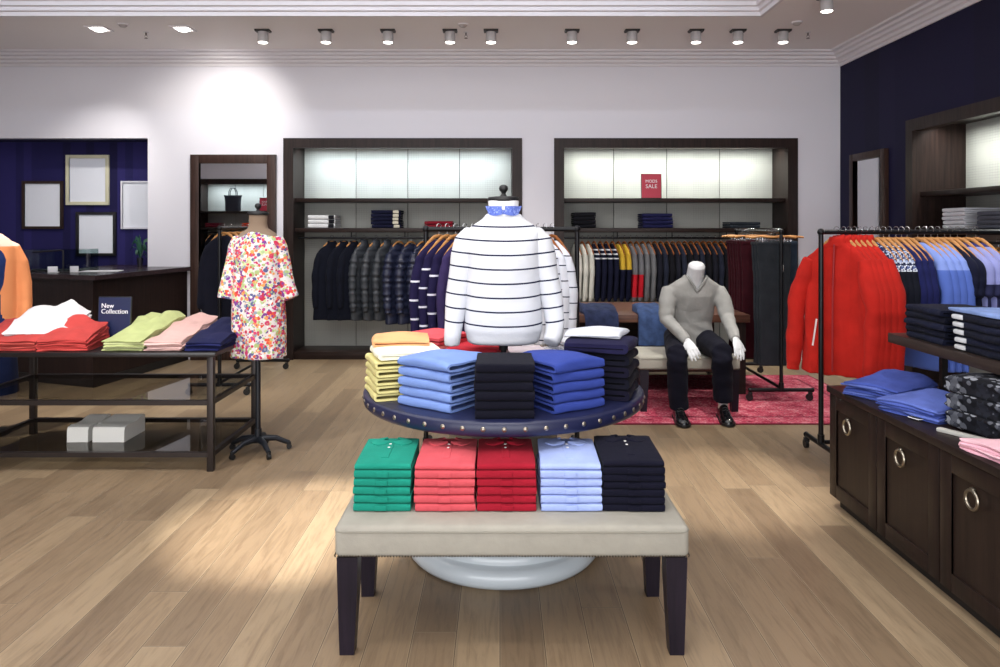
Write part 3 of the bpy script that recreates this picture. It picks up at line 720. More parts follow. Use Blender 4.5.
# ------------------------------------------------------------------ folded clothes
def fold_profile(h, d, n=10, open_=.16, sq=3.2):
    """side view of one folded garment: an upper and a lower layer joined by a round fold at the front"""
    hh = h/2; th = hh*(1-open_)
    out, inn = [], []
    steps = 7
    for k in range(steps, 0, -1):
        y = hh+(d-hh)*k/steps; out.append((y, h)); inn.append((y, h-th))
    pw = lambda v: math.copysign(abs(v)**(2/sq), v)
    for k in range(n+1):
        a = PI/2+PI*k/n; c, s = pw(math.cos(a)), pw(math.sin(a)); out.append((hh+hh*c, hh+hh*s))
        q = hh-th; inn.append((hh+q*c, hh+q*s))
    for k in range(1, steps+1):
        y = hh+(d-hh)*k/steps; out.append((y, 0)); inn.append((y, th))
    return out+inn[::-1]
def fold_mesh(w, d, h, seed=0, wob=.006, zw=.003, seg=12, sag=0.0, lift=0.0, open_=.16, crown=0.0, inset=.92, fh=1.0, sq=3.2, base=0.0, rough=0.0):
    """fh: height at the fold against the height at the back; sag: drooping side edges"""
    pr = fold_profile(h, d, open_=open_, sq=sq); m = M(); rings = []
    for k in range(seg+1):
        u = -1+2*k/seg; e = inset if k in (0, seg) else 1.0
        xs = u*w/2
        ring = []
        for y, z in pr:
            zz = base+h/2+(z-h/2)*e
            g = min(1, y/d); zz *= fh+(1-fh)*g
            q = Vector((xs*6, y*6, seed*3.1))
            zz += rough*(base+z)*(noise.noise(Vector((xs*9+2, y*8, seed*.7)))+.35*noise.noise(Vector((xs*18, y*14, seed*.3))))*min(1, .15+1.6*g)
            zz += zw*noise.noise(q)*min(1, .3+g)+lift*g*g
            zz -= sag*(abs(u)**3)*(.4+.6*g)*(zz/h)
            zz += crown*(1-u*u)*(z/h)*math.sin(PI*min(1, g*.9+.1))
            nx = xs+wob*noise.noise(Vector((y*7, z*30, seed+5+base*60+(u > 0)*9)))*abs(u)
            ny = y+wob*noise.noise(Vector((xs*7, z*20, seed+2+base*60)))
            ring.append(Vector((nx, ny, zz)))
        rings.append(ring)
    return m.loft(rings).mesh(50)
def stack(kind, cat, labels, loc, rz, w, d, h, n, cols, group, seed=0, k0=0, gap=.0012, jit=.004, top=None, jr=1.5, **kw):
    """n folded garments one on the other: each is an object of its own"""
    wedge = kw.get('fh', 1.0) != 1.0
    me = [fold_mesh(w, d, h, seed, base=(k+k0)*(h+gap), **kw) for k in range(n)] if wedge else [fold_mesh(w, d, h, seed, **kw)]
    z = loc[2]+.0006; out = []; rr_ = random.Random(seed+11)
    for k in range(n):
        c = cols[k % len(cols)] if isinstance(cols, list) else cols
        a = rz+R(rr_.uniform(-jr, jr)); off = Vector((rr_.uniform(-jit, jit), rr_.uniform(-jit, jit), 0)); off.rotate(Matrix.Rotation(rz, 3, 'Z'))
        # loc is the middle of the stack's foot, the fold faces the front
        f = Vector((0, -d/2, 0)); f.rotate(Matrix.Rotation(a, 3, 'Z'))
        o = obj(kind, me[k if wedge else 0], None, None, Vector((loc[0], loc[1], loc[2]+.0006 if wedge else z))+f+off, a)
        if not o.data.materials: o.data.materials.append(c)
        o.material_slots[0].link = 'OBJECT'; o.material_slots[0].material = c
        tag(o, labels(k, n), cat, group); out.append(o); z += h+gap
    return out
def lab(what, where):
    """bottom and topmost items by name, the others counted from below"""
    def f(k, n):
        if n == 1: return f'{what}, on {where}'
        p = 'lowest' if k == 0 else 'topmost' if k == n-1 else NTH[k]
        return f'{what}, {p} of {where}' if k in (0, n-1) else f'{what}, {p} up {where}' if where[:3] == 'in ' else f'{what}, {p} from below in {where}'
    return f

# polos on the cream bench: folded with the buttoned front showing
def polo_proto(w, d, h):
    t = thing('folded_polo', 'x', 'polo shirt')
    obj('body', fold_mesh(w, d, h, 3, .004, .002, 14, open_=.1, inset=.9), cloth('#ffffff'), t)
    obj('placket', M().box((0, -.001, h*.5), (.05, .005, h*.62), .002), cloth('#ffffff'), t)
    return t
PW, PD, PH = .222, .3, .0298
POLO = None
PC = [('emerald green', '#1b8672', 353, 411, 5), ('coral pink', '#c9525a', 414, 475, 5), ('crimson red', '#98182a', 477, 537, 5), ('pale blue', '#9fb0e2', 540, 602, 5), ('dark navy', '#0f0f1f', 603, 666, 6)]
for ci, (cn, c, xa, xb, n) in enumerate(PC):
    m = cloth(c, .1, .22, 12); cx = (on(xa, 512, BZ).x+on(xb, 512, BZ).x)/2; w = on(xb, 512, BZ).x-on(xa, 512, BZ).x-.004
    yc = on(500, 512, BZ).y; z = BZ+.0006; h = PH if n == 5 else .0268
    bodym = fold_mesh(w, PD, h, 3+ci, .004, .002, 14, open_=.1, inset=.9); plm = M().box((0, -.001, h*.5), (.046, .006, h*.66), .0025).mesh()
    for k in range(n):
        t = thing('folded_polo', lab(f'{cn} folded polo shirt', 'its stack on the bench')(k, n), 'polo shirt', (cx+rnd.uniform(-.003, .003), yc+rnd.uniform(-.003, .003), z), R(rnd.uniform(-1, 1)), f'{cn} polos on the bench')
        obj('body', bodym, m, t); obj('placket', plm, m, t, (rnd.uniform(-.004, .004), 0, 0))
        if k == n-1:     # the topmost shows collar, placket and buttons
            Z = h
            slope = fold_mesh(w*.99, PD*.985, .034, 9+ci, .003, .002, 18, open_=.05, inset=.84, crown=.007, fh=.62, sq=2.4)
            obj('front_panel', slope, m, t, (0, .004, Z+.0004))
            zt = lambda x, y: .0342*(.62+.38*min(1, y/(PD*.985)))+.007*(1-(2*x/w)**2)*math.sin(PI*min(1, .9*y/(PD*.985)+.1))
            for s in (-1, 1):
                out_ = [(.006, .226), (.026, .209), (.05, .2), (.072, .215), (.086, .24), (.08, .262), (.06, .278), (.03, .288)]
                inn_ = [(.008, .23), (.013, .236), (.019, .242), (.026, .248), (.032, .256), (.034, .264), (.03, .274), (.018, .282)]
                cm = M(); rows = []
                for (ax_, ay), (bx, by) in zip(out_, inn_):
                    mx, my = (ax_+bx)/2, (ay+by)/2
                    A = Vector((s*ax_, ay, zt(ax_, ay)+.0035)); B = Vector((s*bx, by, zt(bx, by)+.007)); Mi = Vector((s*mx, my, zt(mx, my)+.0095)); dz = Vector((0, 0, .005))
                    rows.append([A, Mi, B, B-dz, Mi-dz, A-dz])
                cm.loft(rows); obj('collar', cm.mesh(60), m, t, (0, 0, Z))
            pk = M(); pk.loft([[Vector((x, y, zt(x, y)+dz)) for x, dz in ((-.014, 0), (-.013, .0022), (.013, .0022), (.014, 0))] for y in [.06+.02*i for i in range(9)]]); obj('front_placket', pk, m, t, (0, 0, Z))
            bm_ = M().lathe([(0, 0), (.005, 0), (.0055, .0015), (.004, .0025), (0, .002)], n=12).mesh()
            for y in (.208, .165): obj('button', bm_, mat('#e9e6e2', .3, 0, 'pearl_button'), t, (.0, y, Z+zt(0, y)+.0022), label='pale button')
        z += h+.0011

# sweaters on the round table, stacked round its rim with the folds outward
def ring_stack(th, rad, Z0, what, where, col, n, w, d, h, group, seed, cat='sweater', kind='folded_sweater', **kw):
    x = TC.x+math.sin(th)*rad; y = TC.y-math.cos(th)*rad
    return stack(kind, cat, lab(what, where), (x, y, Z0), th, w, d, h, n, col, group, seed, **kw)
LIME = cloth('#d6cc8c', .08); CREAM = cloth('#f6f2da', .06); PEACH = cloth('#e9ab78', .1); SKY = cloth('#7892ce', .1)
NAVY = cloth('#0e0e1b', .15); ROYAL = cloth('#344593', .1); INK = cloth('#100e20', .15); CORAL = cloth('#e65a62', .12); SCARLET = cloth('#c41f30', .12)
PINKW = cloth('#ecdde0', .08); GREYW = cloth('#cdd0d8', .1)
ring_stack(R(-69), .5, TT, 'pale yellow folded sweater', 'the yellow stack on the round table', LIME, 5, .26, .3, .034, 'yellow sweaters on the round table', 21, open_=.42, wob=.01, sag=.004, sq=2.5)
s_ = TT+5*.0352+.001
ring_stack(R(-70), .49, s_, 'cream folded sweater', 'the yellow stack of the round table', [CREAM, cloth('#f2e2b8', .08)], 1, .26, .29, .038, 'cream sweater on the yellow stack', 25, open_=.12, wob=.012, sag=.012, crown=.008, sq=2.2)
ring_stack(R(-80), .5, s_+.041, 'peach orange folded sweater', 'the cream one above the yellow stack', PEACH, 1, .24, .26, .034, 'peach sweater on the yellow stack', 27, open_=.3, wob=.016, sag=.016, crown=.014, sq=2.0, zw=.012)
ring_stack(R(-36), .44, TT, 'light blue folded sweater', 'the light blue stack on the round table', SKY, 4, .285, .27, .0405, 'light blue sweaters on the round table', 31, open_=.52, wob=.012, sag=.004, zw=.006, sq=2.8)
ring_stack(R(-36), .435, TT+4*.0417+.001, 'slumped light blue folded sweater', 'the light blue stack', SKY, 1, .288, .28, .044, 'top sweater of the light blue stack', 32, open_=.5, wob=.016, sag=.016, crown=.012, zw=.012, sq=2.2)
ring_stack(R(33), .445, TT+4*.0417+.001, 'slumped royal blue folded sweater', 'the royal blue stack', ROYAL, 1, .265, .29, .044, 'top sweater of the royal blue stack', 40, open_=.5, wob=.016, sag=.016, crown=.012, zw=.012, sq=2.2)
ring_stack(R(0), .49, TT, 'near-black navy folded sweater', 'the middle stack on the round table', NAVY, 6, .236, .27, .0355, 'dark navy sweaters in front of the mannequin', 35, open_=.08, wob=.005)
ring_stack(R(33), .45, TT, 'royal blue folded sweater', 'the royal blue stack on the round table', ROYAL, 4, .262, .28, .0405, 'royal blue sweaters on the round table', 39, open_=.52, wob=.012, sag=.004, zw=.006, sq=2.8)
ring_stack(R(69), .495, TT, 'ink navy folded sweater', 'the tall stack beside royal blue', [INK, NAVY], 4, .25, .28, .05, 'ink navy sweaters on the round table', 43, open_=.2, wob=.014, sag=.008, sq=2.2)
ring_stack(R(69), .49, TT+4*.0513+.001, 'navy folded sweater with grey inside', 'the tall ink navy stack', cloth('#1d1b3a', .15), 1, .26, .29, .05, 'top sweater on the ink navy stack', 47, open_=.12, wob=.014, sag=.014, crown=.008, sq=2.2)
ring_stack(R(72), .46, TT+5*.0515+.008, 'pale grey folded tee', 'top of the tall ink navy stack', GREYW, 1, .21, .25, .022, 'grey tee on the ink navy stack', 49, open_=.2, wob=.02, sag=.02, crown=.016, zw=.012, sq=2.2)
ring_stack(R(-128), .44, TT, 'coral folded sweater', 'the stack behind the yellow one', [CORAL, cloth('#f08a86', .1)], 5, .26, .27, .042, 'coral sweaters on the round table', 51, open_=.2, wob=.012, sag=.004)
stack('folded_sweater', 'sweater', lab('scarlet folded sweater', 'the stack behind the mannequin pole'), (-.125, 3.645, TT), R(-8), .25, .25, .042, 4, [SCARLET, cloth('#d93845', .1)], 'scarlet sweaters on the round table', 55, open_=.3, wob=.014, sag=.008, sq=2.2)
stack('folded_tee', 't-shirt', lab('pinkish white folded tee', 'the pale stack behind the pole'), (.14, 3.66, TT), R(10), .19, .24, .034, 4, PINKW, 'pinkish white tees on the round table', 59, open_=.15, wob=.01)
ring_stack(R(116), .46, TT, 'off-white folded tee with grey lines', 'the stack behind ink navy sweaters', [cloth('#e4e6ea', .06), cloth('#c2c6d0', .1)], 5, .25, .26, .036, 'off-white tees on the round table', 63, cat='t-shirt', kind='folded_tee', open_=.18, wob=.012)

# shirts piled on the steel table: thin folds in front, thick collars behind
def pile(what, where, col, n, xa, xb, h, fh, group, seed, d=.56, k0=0, yoff=0, Z0=.757, w=None, rz=0, top=None):
    a, b_ = on(xa, 350, .756), on(xb, 350, .756); cx = (a.x+b_.x)/2; w = w or b_.x-a.x
    cy = 4.555+d/2+yoff
    return stack('folded_shirt', 'shirt', lab(what, where), (cx, cy, Z0), rz, w, d, h, n, col, group, seed, k0=k0, gap=.0022, jit=.008, jr=2, fh=fh, wob=.02, zw=.005, open_=.14, sag=.004, crown=.004, seg=24, rough=.24)
PR1 = cloth('#b4423e', .12, .35); PR2 = cloth('#c0544c', .12, .35)
pile('coral red folded shirt', 'the pile at the steel table end', [PR1, PR2], 5, -30, 38, .03, .42, 'coral shirts at the table end', 71, d=.42, rz=R(4))
pile('red folded shirt', 'the pile beside the navy sign', [PR1, cloth('#ac3a38', .12)], 5, 40, 88, .031, .45, 'red shirts beside the navy sign', 73, d=.31, rz=R(6))
pile('white folded shirt', 'those on the coral pile', cloth('#d6d2d3', .05, .3), 3, -2, 56, .03, .42, 'white shirts on the coral pile', 71, k0=5, yoff=.09, d=.36, rz=R(6))
pile('lime green folded shirt', 'its pile on the steel table', [cloth('#adb57c', .1, .35), cloth('#bac08c', .1, .35)], 5, 109, 146, .036, .36, 'lime shirts on the steel table', 77, d=.6, w=.255)
pile('pale pink folded shirt', 'its pile on the steel table', [cloth('#cba59e', .08, .35), cloth('#d6b3ad', .08, .35)], 5, 150, 185, .03, .4, 'pale pink shirts on the steel table', 79, d=.6, w=.235)
pile('dark blue folded shirt', 'the pile next to the floral dress', [cloth('#1c2050', .15, .35), cloth('#171a3e', .15, .35)], 4, 188, 222, .035, .34, 'dark blue shirts on the steel table', 81, d=.6, w=.225, rz=0)

# folded piles on the alcove shelves
def shelf_stack(what, where, col, n, xa, xb, h, group, seed, d=.3, y=8.6, w=None, kind='folded_sweater', cat='sweater', ends=None, **kw):
    s = F/(y-d/2); cx = ((xa+xb)/2-500)/s; w = w or (xb-xa)/s
    r = stack(kind, cat, lab(what, where), (cx, y, 1.5255), 0, w, d, h, n, col, group, seed, jit=.006, wob=.008, **kw)
    if ends:
        em = M().box((w*.36, -.004, h/2), (w*.2, .03, h*.86), .008).mesh()
        for o in r: obj('cuff', em, ends, o, label='cuff of another colour')
    return r
shelf_stack('white folded sweater with dark cuffs', 'its stack on the alcove shelf', cloth('#d9dadb', .05), 3, 308, 335, .05, 'white sweaters on the alcove shelf', 91, open_=.1, ends=cloth('#1a1a20', .1))
shelf_stack('navy folded sweater with pale end', 'its stack over the navy coats', cloth('#14162e', .12), 5, 371, 400, .041, 'navy sweaters on the coat alcove shelf', 93, ends=cloth('#c9c3b0', .1))
shelf_stack('dark red folded sweater', 'the pair on the alcove shelf', cloth('#7a1726', .12), 2, 424, 452, .04, 'dark red sweaters on the alcove shelf', 95)
shelf_stack('charcoal folded trousers', 'the stack in the sale alcove', cloth('#121218', .15), 4, 574, 596, .045, 'charcoal trousers on the sale alcove shelf', 97, kind='folded_trousers', cat='trousers')
shelf_stack('dark blue folded sweater', 'the stack under the sale sign', cloth('#1b1c42', .12), 4, 643, 673, .042, 'blue sweaters under the sale sign', 99)
shelf_stack('slate grey folded jumper', 'the pair above the trouser rack', cloth('#2f353c', .12), 2, 730, 760, .035, 'slate jumpers above the trouser rack', 101)
for what, where, c, n, y, w, g in (('white and grey folded tee', 'the stack in the navy wall', '#c9cad0', 5, 6.42, .3, 'white and grey tees in the navy wall alcove'), ('checked grey folded shirt', 'the stack in the navy wall', '#4a4c56', 4, 5.95, .3, 'checked shirts in the navy wall alcove'), ('navy folded shirt', 'the stack in the navy wall', '#1d1f36', 3, 5.55, .28, 'navy shirts in the navy wall alcove')):
    stack('folded_tee', 't-shirt', lab(what, where), (4.2, y, 1.5255), -PI/2, w, .32, .036, n, cloth(c, .1), g, 103+n, jit=.008)
stack('folded_sweater', 'sweater', lab('burgundy folded sweater', 'the pair reflected in the mirror'), (-6.25, .9, 1.5255), PI, .3, .3, .045, 2, cloth('#5e1424', .1), 'burgundy sweaters in the mirrored alcove', 111)
stack('folded_sweater', 'sweater', lab('orange red folded sweater', 'the pair reflected in the mirror'), (-5.45, .9, 1.5255), PI, .3, .3, .045, 2, cloth('#c8432a', .1), 'orange sweaters in the mirrored alcove', 113)

# jeans and shirts on the low cabinet and its raised shelf (folds face the aisle)
JEAN = cloth('#14172a', .25, .4, 22); JEANB = cloth('#0f1120', .25, .4, 22); DENIML = cloth('#7d93c4', .15, .35, 16)
def cab_stack(what, where, col, n, y, Z, w, d, h, group, seed, x=None, kind='folded_jeans', cat='jeans', rz=-PI/2, **kw):
    return stack(kind, cat, lab(what, where), (x if x else SX+.17, y, Z), rz, w, d, h, n, col, group, seed, jit=.008, jr=3, wob=.014, **kw)
cab_stack('dark indigo folded jeans', 'the far stack on the shelf', [JEAN, JEANB], 5, 3.62, SH, .3, .3, .034, 'indigo jeans, far stack on the raised shelf', 121, open_=.2, sag=.008, zw=.012, sq=2.2)
j = cab_stack('black indigo folded jeans with white label', 'its stack on the shelf', [JEANB, JEAN], 5, 3.2, SH, .34, .3, .034, 'indigo jeans, near stack on the raised shelf', 123, open_=.2, sag=.008, zw=.012, sq=2.2)
for o in j:
    obj('waist_label', M().box((-.125, .01, .017), (.07, .036, .022), .007), mat('#c9cacb', .7, 0, 'label_white'), o, label='whitish waist label')
cab_stack('light blue folded denim shirt', 'the jeans stack with white labels', DENIML, 1, 3.22, SH+5*.0353+.002, .36, .3, .022, 'light blue denim shirt on the jeans', 125, kind='folded_shirt', cat='shirt', sag=.01)
cab_stack('dark indigo folded jeans', 'the nearest stack on the shelf', [JEANB, JEAN], 5, 2.8, SH, .34, .3, .033, 'indigo jeans, third stack on the raised shelf', 127, open_=.2, sag=.008, zw=.012, sq=2.2)
for o in [q for q in bpy.data.objects if q.get('group') == 'indigo jeans, third stack on the raised shelf']:
    obj('waist_label', M().box((-.125, .01, .017), (.07, .036, .022), .007), mat('#c9cacb', .7, 0, 'label_white'), o, label='whitish waist label')
BLUES = [cloth('#4a5ba6', .14, .45, 10), cloth('#5a6bb4', .14, .45, 10), cloth('#40509a', .14, .45, 10)]
b1 = stack('folded_shirt', 'shirt', lab('blue folded shirt', 'the far pile on the cabinet'), (2.04, 3.76, CH), R(-58), .3, .36, .0165, 6, BLUES, 'blue shirts at the far end of the low cabinet', 131, fh=.75, wob=.026, zw=.008, sag=.006, rough=.16, open_=.3)
b2 = stack('folded_shirt', 'shirt', lab('blue folded shirt with white tag', 'its pile on the cabinet'), (2.02, 3.4, CH), R(-66), .3, .3, .017, 5, BLUES, 'blue shirts with white tags on the low cabinet', 133, fh=.75, wob=.026, zw=.008, sag=.006, rough=.16, open_=.3)
for o in b2:
    obj('swing_tag', M().box((.05, -.004, .008), (.05, .03, .003), .001), PAPER, o, label='white swing tag')
CAMO = cloth_spots('#16171d', ['#3a3c44', '#0c0d12', '#56585f', '#1e2028', '#8a8c92', '#101116'], 16, .5)
stack('folded_jacket', 'jacket', lab('black and grey camouflage jacket', 'the bulky pile under the shelf'), (2.16, 3.06, CH), R(-80), .34, .32, .075, 3, CAMO, 'camouflage jackets under the raised shelf', 135, wob=.03, zw=.02, sag=.02, crown=.02)
stack('folded_shirt', 'shirt', lab('pale pink folded shirt', 'its pile on the cabinet'), (2.0, 2.72, CH), R(-78), .33, .3, .017, 4, [cloth('#dca6b2', .1, .35), cloth('#e6b8c0', .1, .35)], 'pink shirts on the low cabinet', 137, fh=.7, wob=.03, zw=.008, sag=.006, rough=.25)
o = obj('price_rail', M().box((0, 0, .008), (.28, .03, .016), .003), mat('#b9b7ae', .5, 0, 'cream_plastic'), None, (1.96, 2.99, CH+.0005), R(-62)); tag(o, 'cream plastic strip lying between blue and pink shirts on cabinet', 'strip')
stack('folded_shirt', 'shirt', lab('blue floral folded shirt', 'its pile on the cabinet'), (1.99, 2.36, CH), R(-84), .3, .3, .02, 2, cloth_spots('#20306a', ['#8fa6dc', '#c9d2ea', '#30468c', '#16204a'], 40), 'blue floral shirts on the low cabinet', 139)

# jeans hung over the front edge of the wooden table
def draped(label, cx, w, drop, back, material, seed):
    m = M(); rings = []; ed = 6.556; Z = .742
    path = [(ed+back, Z+.075), (ed+back*.75, Z+.08), (ed+back*.4, Z+.072), (ed+.05, Z+.05), (ed-.03, Z+.025), (ed-.055, Z-.04), (ed-.058, Z-drop*.5), (ed-.062, Z-drop)]
    under = [(ed-.02, Z-drop), (ed-.016, Z-drop*.5), (ed-.012, Z-.02), (ed-.006, Z+.004), (ed+.05, Z+.006), (ed+back*.4, Z+.004), (ed+back*.75, Z+.004), (ed+back, Z+.004)]
    for k in range(15):
        u = -1+2*k/14; e = .72 if k in (0, 14) else 1; ring = []
        for i, (y, z) in enumerate(path+under):
            top = i < len(path); nzv = noise.noise(Vector((u*2.2, i*.5, seed)))
            fold = .008*math.sin(u*9+seed) if top else 0
            t_ = (i if top else len(path)+len(under)-1-i)/7
            xx = cx+u*w/2*(1.08-.1*t_)+.006*nzv-.05*(1-t_)*(0.6 if seed % 2 else -.4)
            ring.append(Vector((xx, y-(fold if top and i > 4 else 0), (z+fold*(.6 if i < 5 else 0)+(.012*nzv if top and i < 5 else 0)) if e == 1 or not top else z-.015*(i < 5))))
        rings.append(ring)
    m.loft(rings); o = obj('draped_jeans', m, material, smooth=60)
    return tag(o, label, 'jeans')
DEN1 = cloth('#2c3450', .3, .4, 14); DEN2 = cloth('#35466a', .35, .4, 14)
draped('grey blue jeans hung over the wooden table nearest the striped tops', .93, .3, .2, .3, DEN1, 3)
draped('faded blue jeans hung over table behind the seated mannequin', 1.4, .3, .27, .3, DEN2, 6)
stack('folded_jeans', 'jeans', lab('black folded jeans', 'the pile under the wooden table'), (.93, 6.86, .236), 0, .34, .3, .06, 5, JEANB, 'black jeans under the wooden table', 151)
stack('folded_tee', 't-shirt', lab('white and black folded tee', 'the pile under the wooden table'), (.74, 6.82, .236), 0, .2, .3, .05, 6, [cloth('#15151a', .1), cloth('#c9b7bb', .1)], 'tees under the wooden table', 153)
# ------------------------------------------------------------------ hanging clothes
# own frame: origin where the hook sits on the bar, x along the shoulders, -y to the wearer's front, z up
def hanger_proto(w=.2, wd=None, name='clothes_hanger'):
    t = thing(name, 'x', 'hanger')
    k = M(); k.limb([(.0195*math.sin(a), 0, .0195*math.cos(a)-.0015) for a in [R(-100)+R(28)*i for i in range(10)]]+[(.004, 0, -.026), (0, 0, -.034), (0, 0, -.062)], .0022, 6, up=(0, 1, 0))
    obj('hook', k, CHROME, t)
    a = M()
    for s in (-1, 1):
        a.limb([(-s*.004, 0, -.06), (s*.045, 0, -.07), (s*.09, .004, -.108), (s*w*.75, .012, -.172), (s*w*.88, .016, -.205)], [(.008, .011), (.008, .012), (.008, .012), (.009, .012), (.008, .009)], 10, up=(0, 0, 1))
    obj('arms', a, wd or WOODHANG, t, label='pale wooden arms'); return t
HANG = hanger_proto(); HANGD = hanger_proto(.2, WOODDARK); HANGS = hanger_proto(.12); HANG_USED = {}
def garment(sw=.215, L=.7, dep=.05, sl=.56, sr=.05, flare=.0, quilt=0, collar=0, hood=0, rip=.12, seed=0, body=True, cuff=True, split=False, out=.05, vox=.011, sleeve_fwd=.03):
    m = M(); n = 40; rings = []
    secs = [(-.088, .05, .024), (-.1, .075, .028), (-.122, .108, .03), (-.15, .145, .032), (-.178, sw*.82, .034), (-.2, sw*.93, .036), (-.235, sw-.006, .5*dep+.018), (-.3, sw-.016, .85*dep+.005), (-.45*L-.05, sw-.012, dep), (-.62*L-.05, sw-.004+flare*.3, dep*1.03), (-.8*L-.03, sw+.002+flare*.6, dep*1.05), (-L, sw+.005+flare, dep*1.05)]
    dense = []
    for (a, b) in zip(secs, secs[1:]):
        for q in range(4): dense.append(tuple(a[i]+(b[i]-a[i])*q/4 for i in range(3)))
    dense.append(secs[-1])
    for z, rx, ry in dense:
        f = max(0, min(1, (-z-.16)/(L*.6)))
        ring = []
        for k in range(n):
            a = 2*PI*k/n; c, s = math.cos(a), math.sin(a)
            c = math.copysign(abs(c)**.8, c); s = math.copysign(abs(s)**.8, s)
            r = 1+rip*f*math.sin(3*a+seed)+rip*.7*f*math.sin(5*a+2*seed+z*3)
            q = 1+(quilt*abs(math.sin(PI*(z+.1)/.075))-quilt*.5 if quilt else 0)
            ring.append(Vector((rx*c*(1+.03*f*math.sin(4*a+seed)), ry*s*r*q, z+.006*f*math.sin(2*a+seed))))
        rings.append(ring)
    m.loft(rings)
    SL = []
    if sl:
        for s in (-1, 1):
            pts, rad = [], []
            N = 22
            for k in range(N+1):
                t_ = k/N
                x = sw-.05+(out+.015)*min(1, t_*2.6)+.012*t_; z = -.2-(sl-.03)*t_; y = -sleeve_fwd*t_*t_
                r = sr*(1-.25*t_)*min(1, .62+t_*3)
                q = 1+(quilt*1.2*abs(math.sin(PI*(z+.1)/.075))-quilt*.5 if quilt else .05*math.sin(t_*19+seed+s))
                if cuff and t_ > .93: q *= .86
                pts.append((s*x, y, z)); rad.append((r*q*1.0, r*q))
            if split:
                q = M(); q.limb(pts, rad, 20, up=(0, 1, 0)); me = q.voxel(vox*.8, 2)
                for v in me.vertices: v.co += v.normal*(.009*noise.noise(Vector((v.co.x*9+seed, v.co.y*9, v.co.z*9)))+.0012*math.sin(v.co.z*52+v.co.x*30+s))
                SL.append(me)
            else: m.limb(pts, rad, 14, up=(0, 1, 0))
    if collar:
        for r_, z in ((1, 0),):
            m.loft([[Vector((.055*k_*math.cos(2*PI*k/24), .034*k_*math.sin(2*PI*k/24), z+.012*math.sin(2*PI*k/24))) for k in range(24)] for k_, z in ((1.25, -.1), (1.1, -.08), (1.05, -.06+collar*.4), (1.0, -.085+collar))])
    if hood:
        m.ball((0, .05, -.16), .1, 16, (1.0, .5, .9))
    me = m.voxel(vox, 2)
    if split:
        for v in me.vertices: v.co += v.normal*(.013*noise.noise(Vector((v.co.x*11+seed, v.co.y*6, v.co.z*3.5)))+.007*noise.noise(Vector((v.co.x*22, v.co.y*12, v.co.z*9+seed))))
        return me, SL
    return me
TEES = {}
def tops(kind, cat, mesh, material, spots_, rot, names, group, hgroup, hlab, hang=None, extra=None):
    """hang one garment and its hanger at each spot; every one is an object of its own"""
    out = []
    for k, p in enumerate(spots_):
        rz = rot[k] if isinstance(rot, list) else rot
        o = obj(kind, mesh, None, None, p, rz)
        if not o.data.materials: o.data.materials.append(material[0] if isinstance(material, list) else material)
        mm = material[k % len(material)] if isinstance(material, list) else material
        o.material_slots[0].link = 'OBJECT'; o.material_slots[0].material = mm
        tag(o, names.format(NTH[k]), cat, group)
        if extra: extra(o, k)
        src = hang or HANG; nm = src.name
        h = dup(src, p, rz, hlab.format(NTH[k]), hgroup) if HANG_USED.get(nm) else src
        if not HANG_USED.get(nm):
            HANG_USED[nm] = 1; h.location = p; h.rotation_euler.z = rz; h['label'] = hlab.format(NTH[k]); h['group'] = hgroup
        out.append(o)
    return out
G = {}
def get(key, **kw):
    if key not in G: G[key] = garment(**kw)
    return G[key]

# --- red jackets and the rest of the front rack (bar along x at y 4.8)
RB = 1.51+.018; RY = 4.8
REDJ = cloth('#b2221a', .14, .5, 7, .85)
jack, JSL = garment(sw=.225, L=.97, dep=.042, sl=.8, sr=.066, collar=.04, rip=.3, seed=2, out=.075, vox=.01, split=True, sleeve_fwd=.05)
def jx(o, k):
    for me in JSL: obj('sleeve', me, REDJ, o)
    z = M(); z.limb([(-.1, -.078, -.6), (-.125, -.081, -.78)], [(.006, .003)]*2, 8)
    obj('pocket_zip', z, mat('#e6d9d6', .4, .3, 'silver_zip'), o, label='pale pocket zip')
    z = M(); z.limb([(0, -.04, -.1), (0, -.05, -.25), (.0, -.063, -.4), (0, -.066, -.6), (0, -.068, -.94)], [(.006, .004)]*5, 8)
    obj('front_zip', z, mat('#8c1016', .5, 0, 'red_zip'), o)
XS = [2.245]+[2.255+.036*k for k in range(1, 6)]
tops('jacket', 'jacket', jack, REDJ, [(x, RY, RB) for x in XS], [-PI/2+R(42 if k == 0 else 17+rnd.uniform(-2, 2)) for k in range(6)],
     'red zip jacket, {} on the pipe rack counted from its post', 'red jackets on the pipe rack', 'hangers of the red jackets', 'wooden hanger inside the {} red jacket from the rack post', extra=jx, hang=HANGS)
PRN = cloth_spots('#1b1f33', ['#dfe4f0', '#9aa8c8', '#e9eef4', '#3a466e', '#c8d2e4', '#20263f'], 40, .45)
def two_tone(bottom, printed):
    m, nt, b = newmat('two_tone_cloth'); return m
thin = garment(sw=.205, L=.66, dep=.028, sl=.52, sr=.034, rip=.12, seed=4, out=.03, vox=.009)
thin2 = garment(sw=.205, L=.68, dep=.024, sl=.5, sr=.032, rip=.1, seed=6, out=.03, vox=.009)
short = garment(sw=.215, L=.64, dep=.03, sl=.26, sr=.046, rip=.14, seed=8, out=.02, vox=.009, cuff=False)
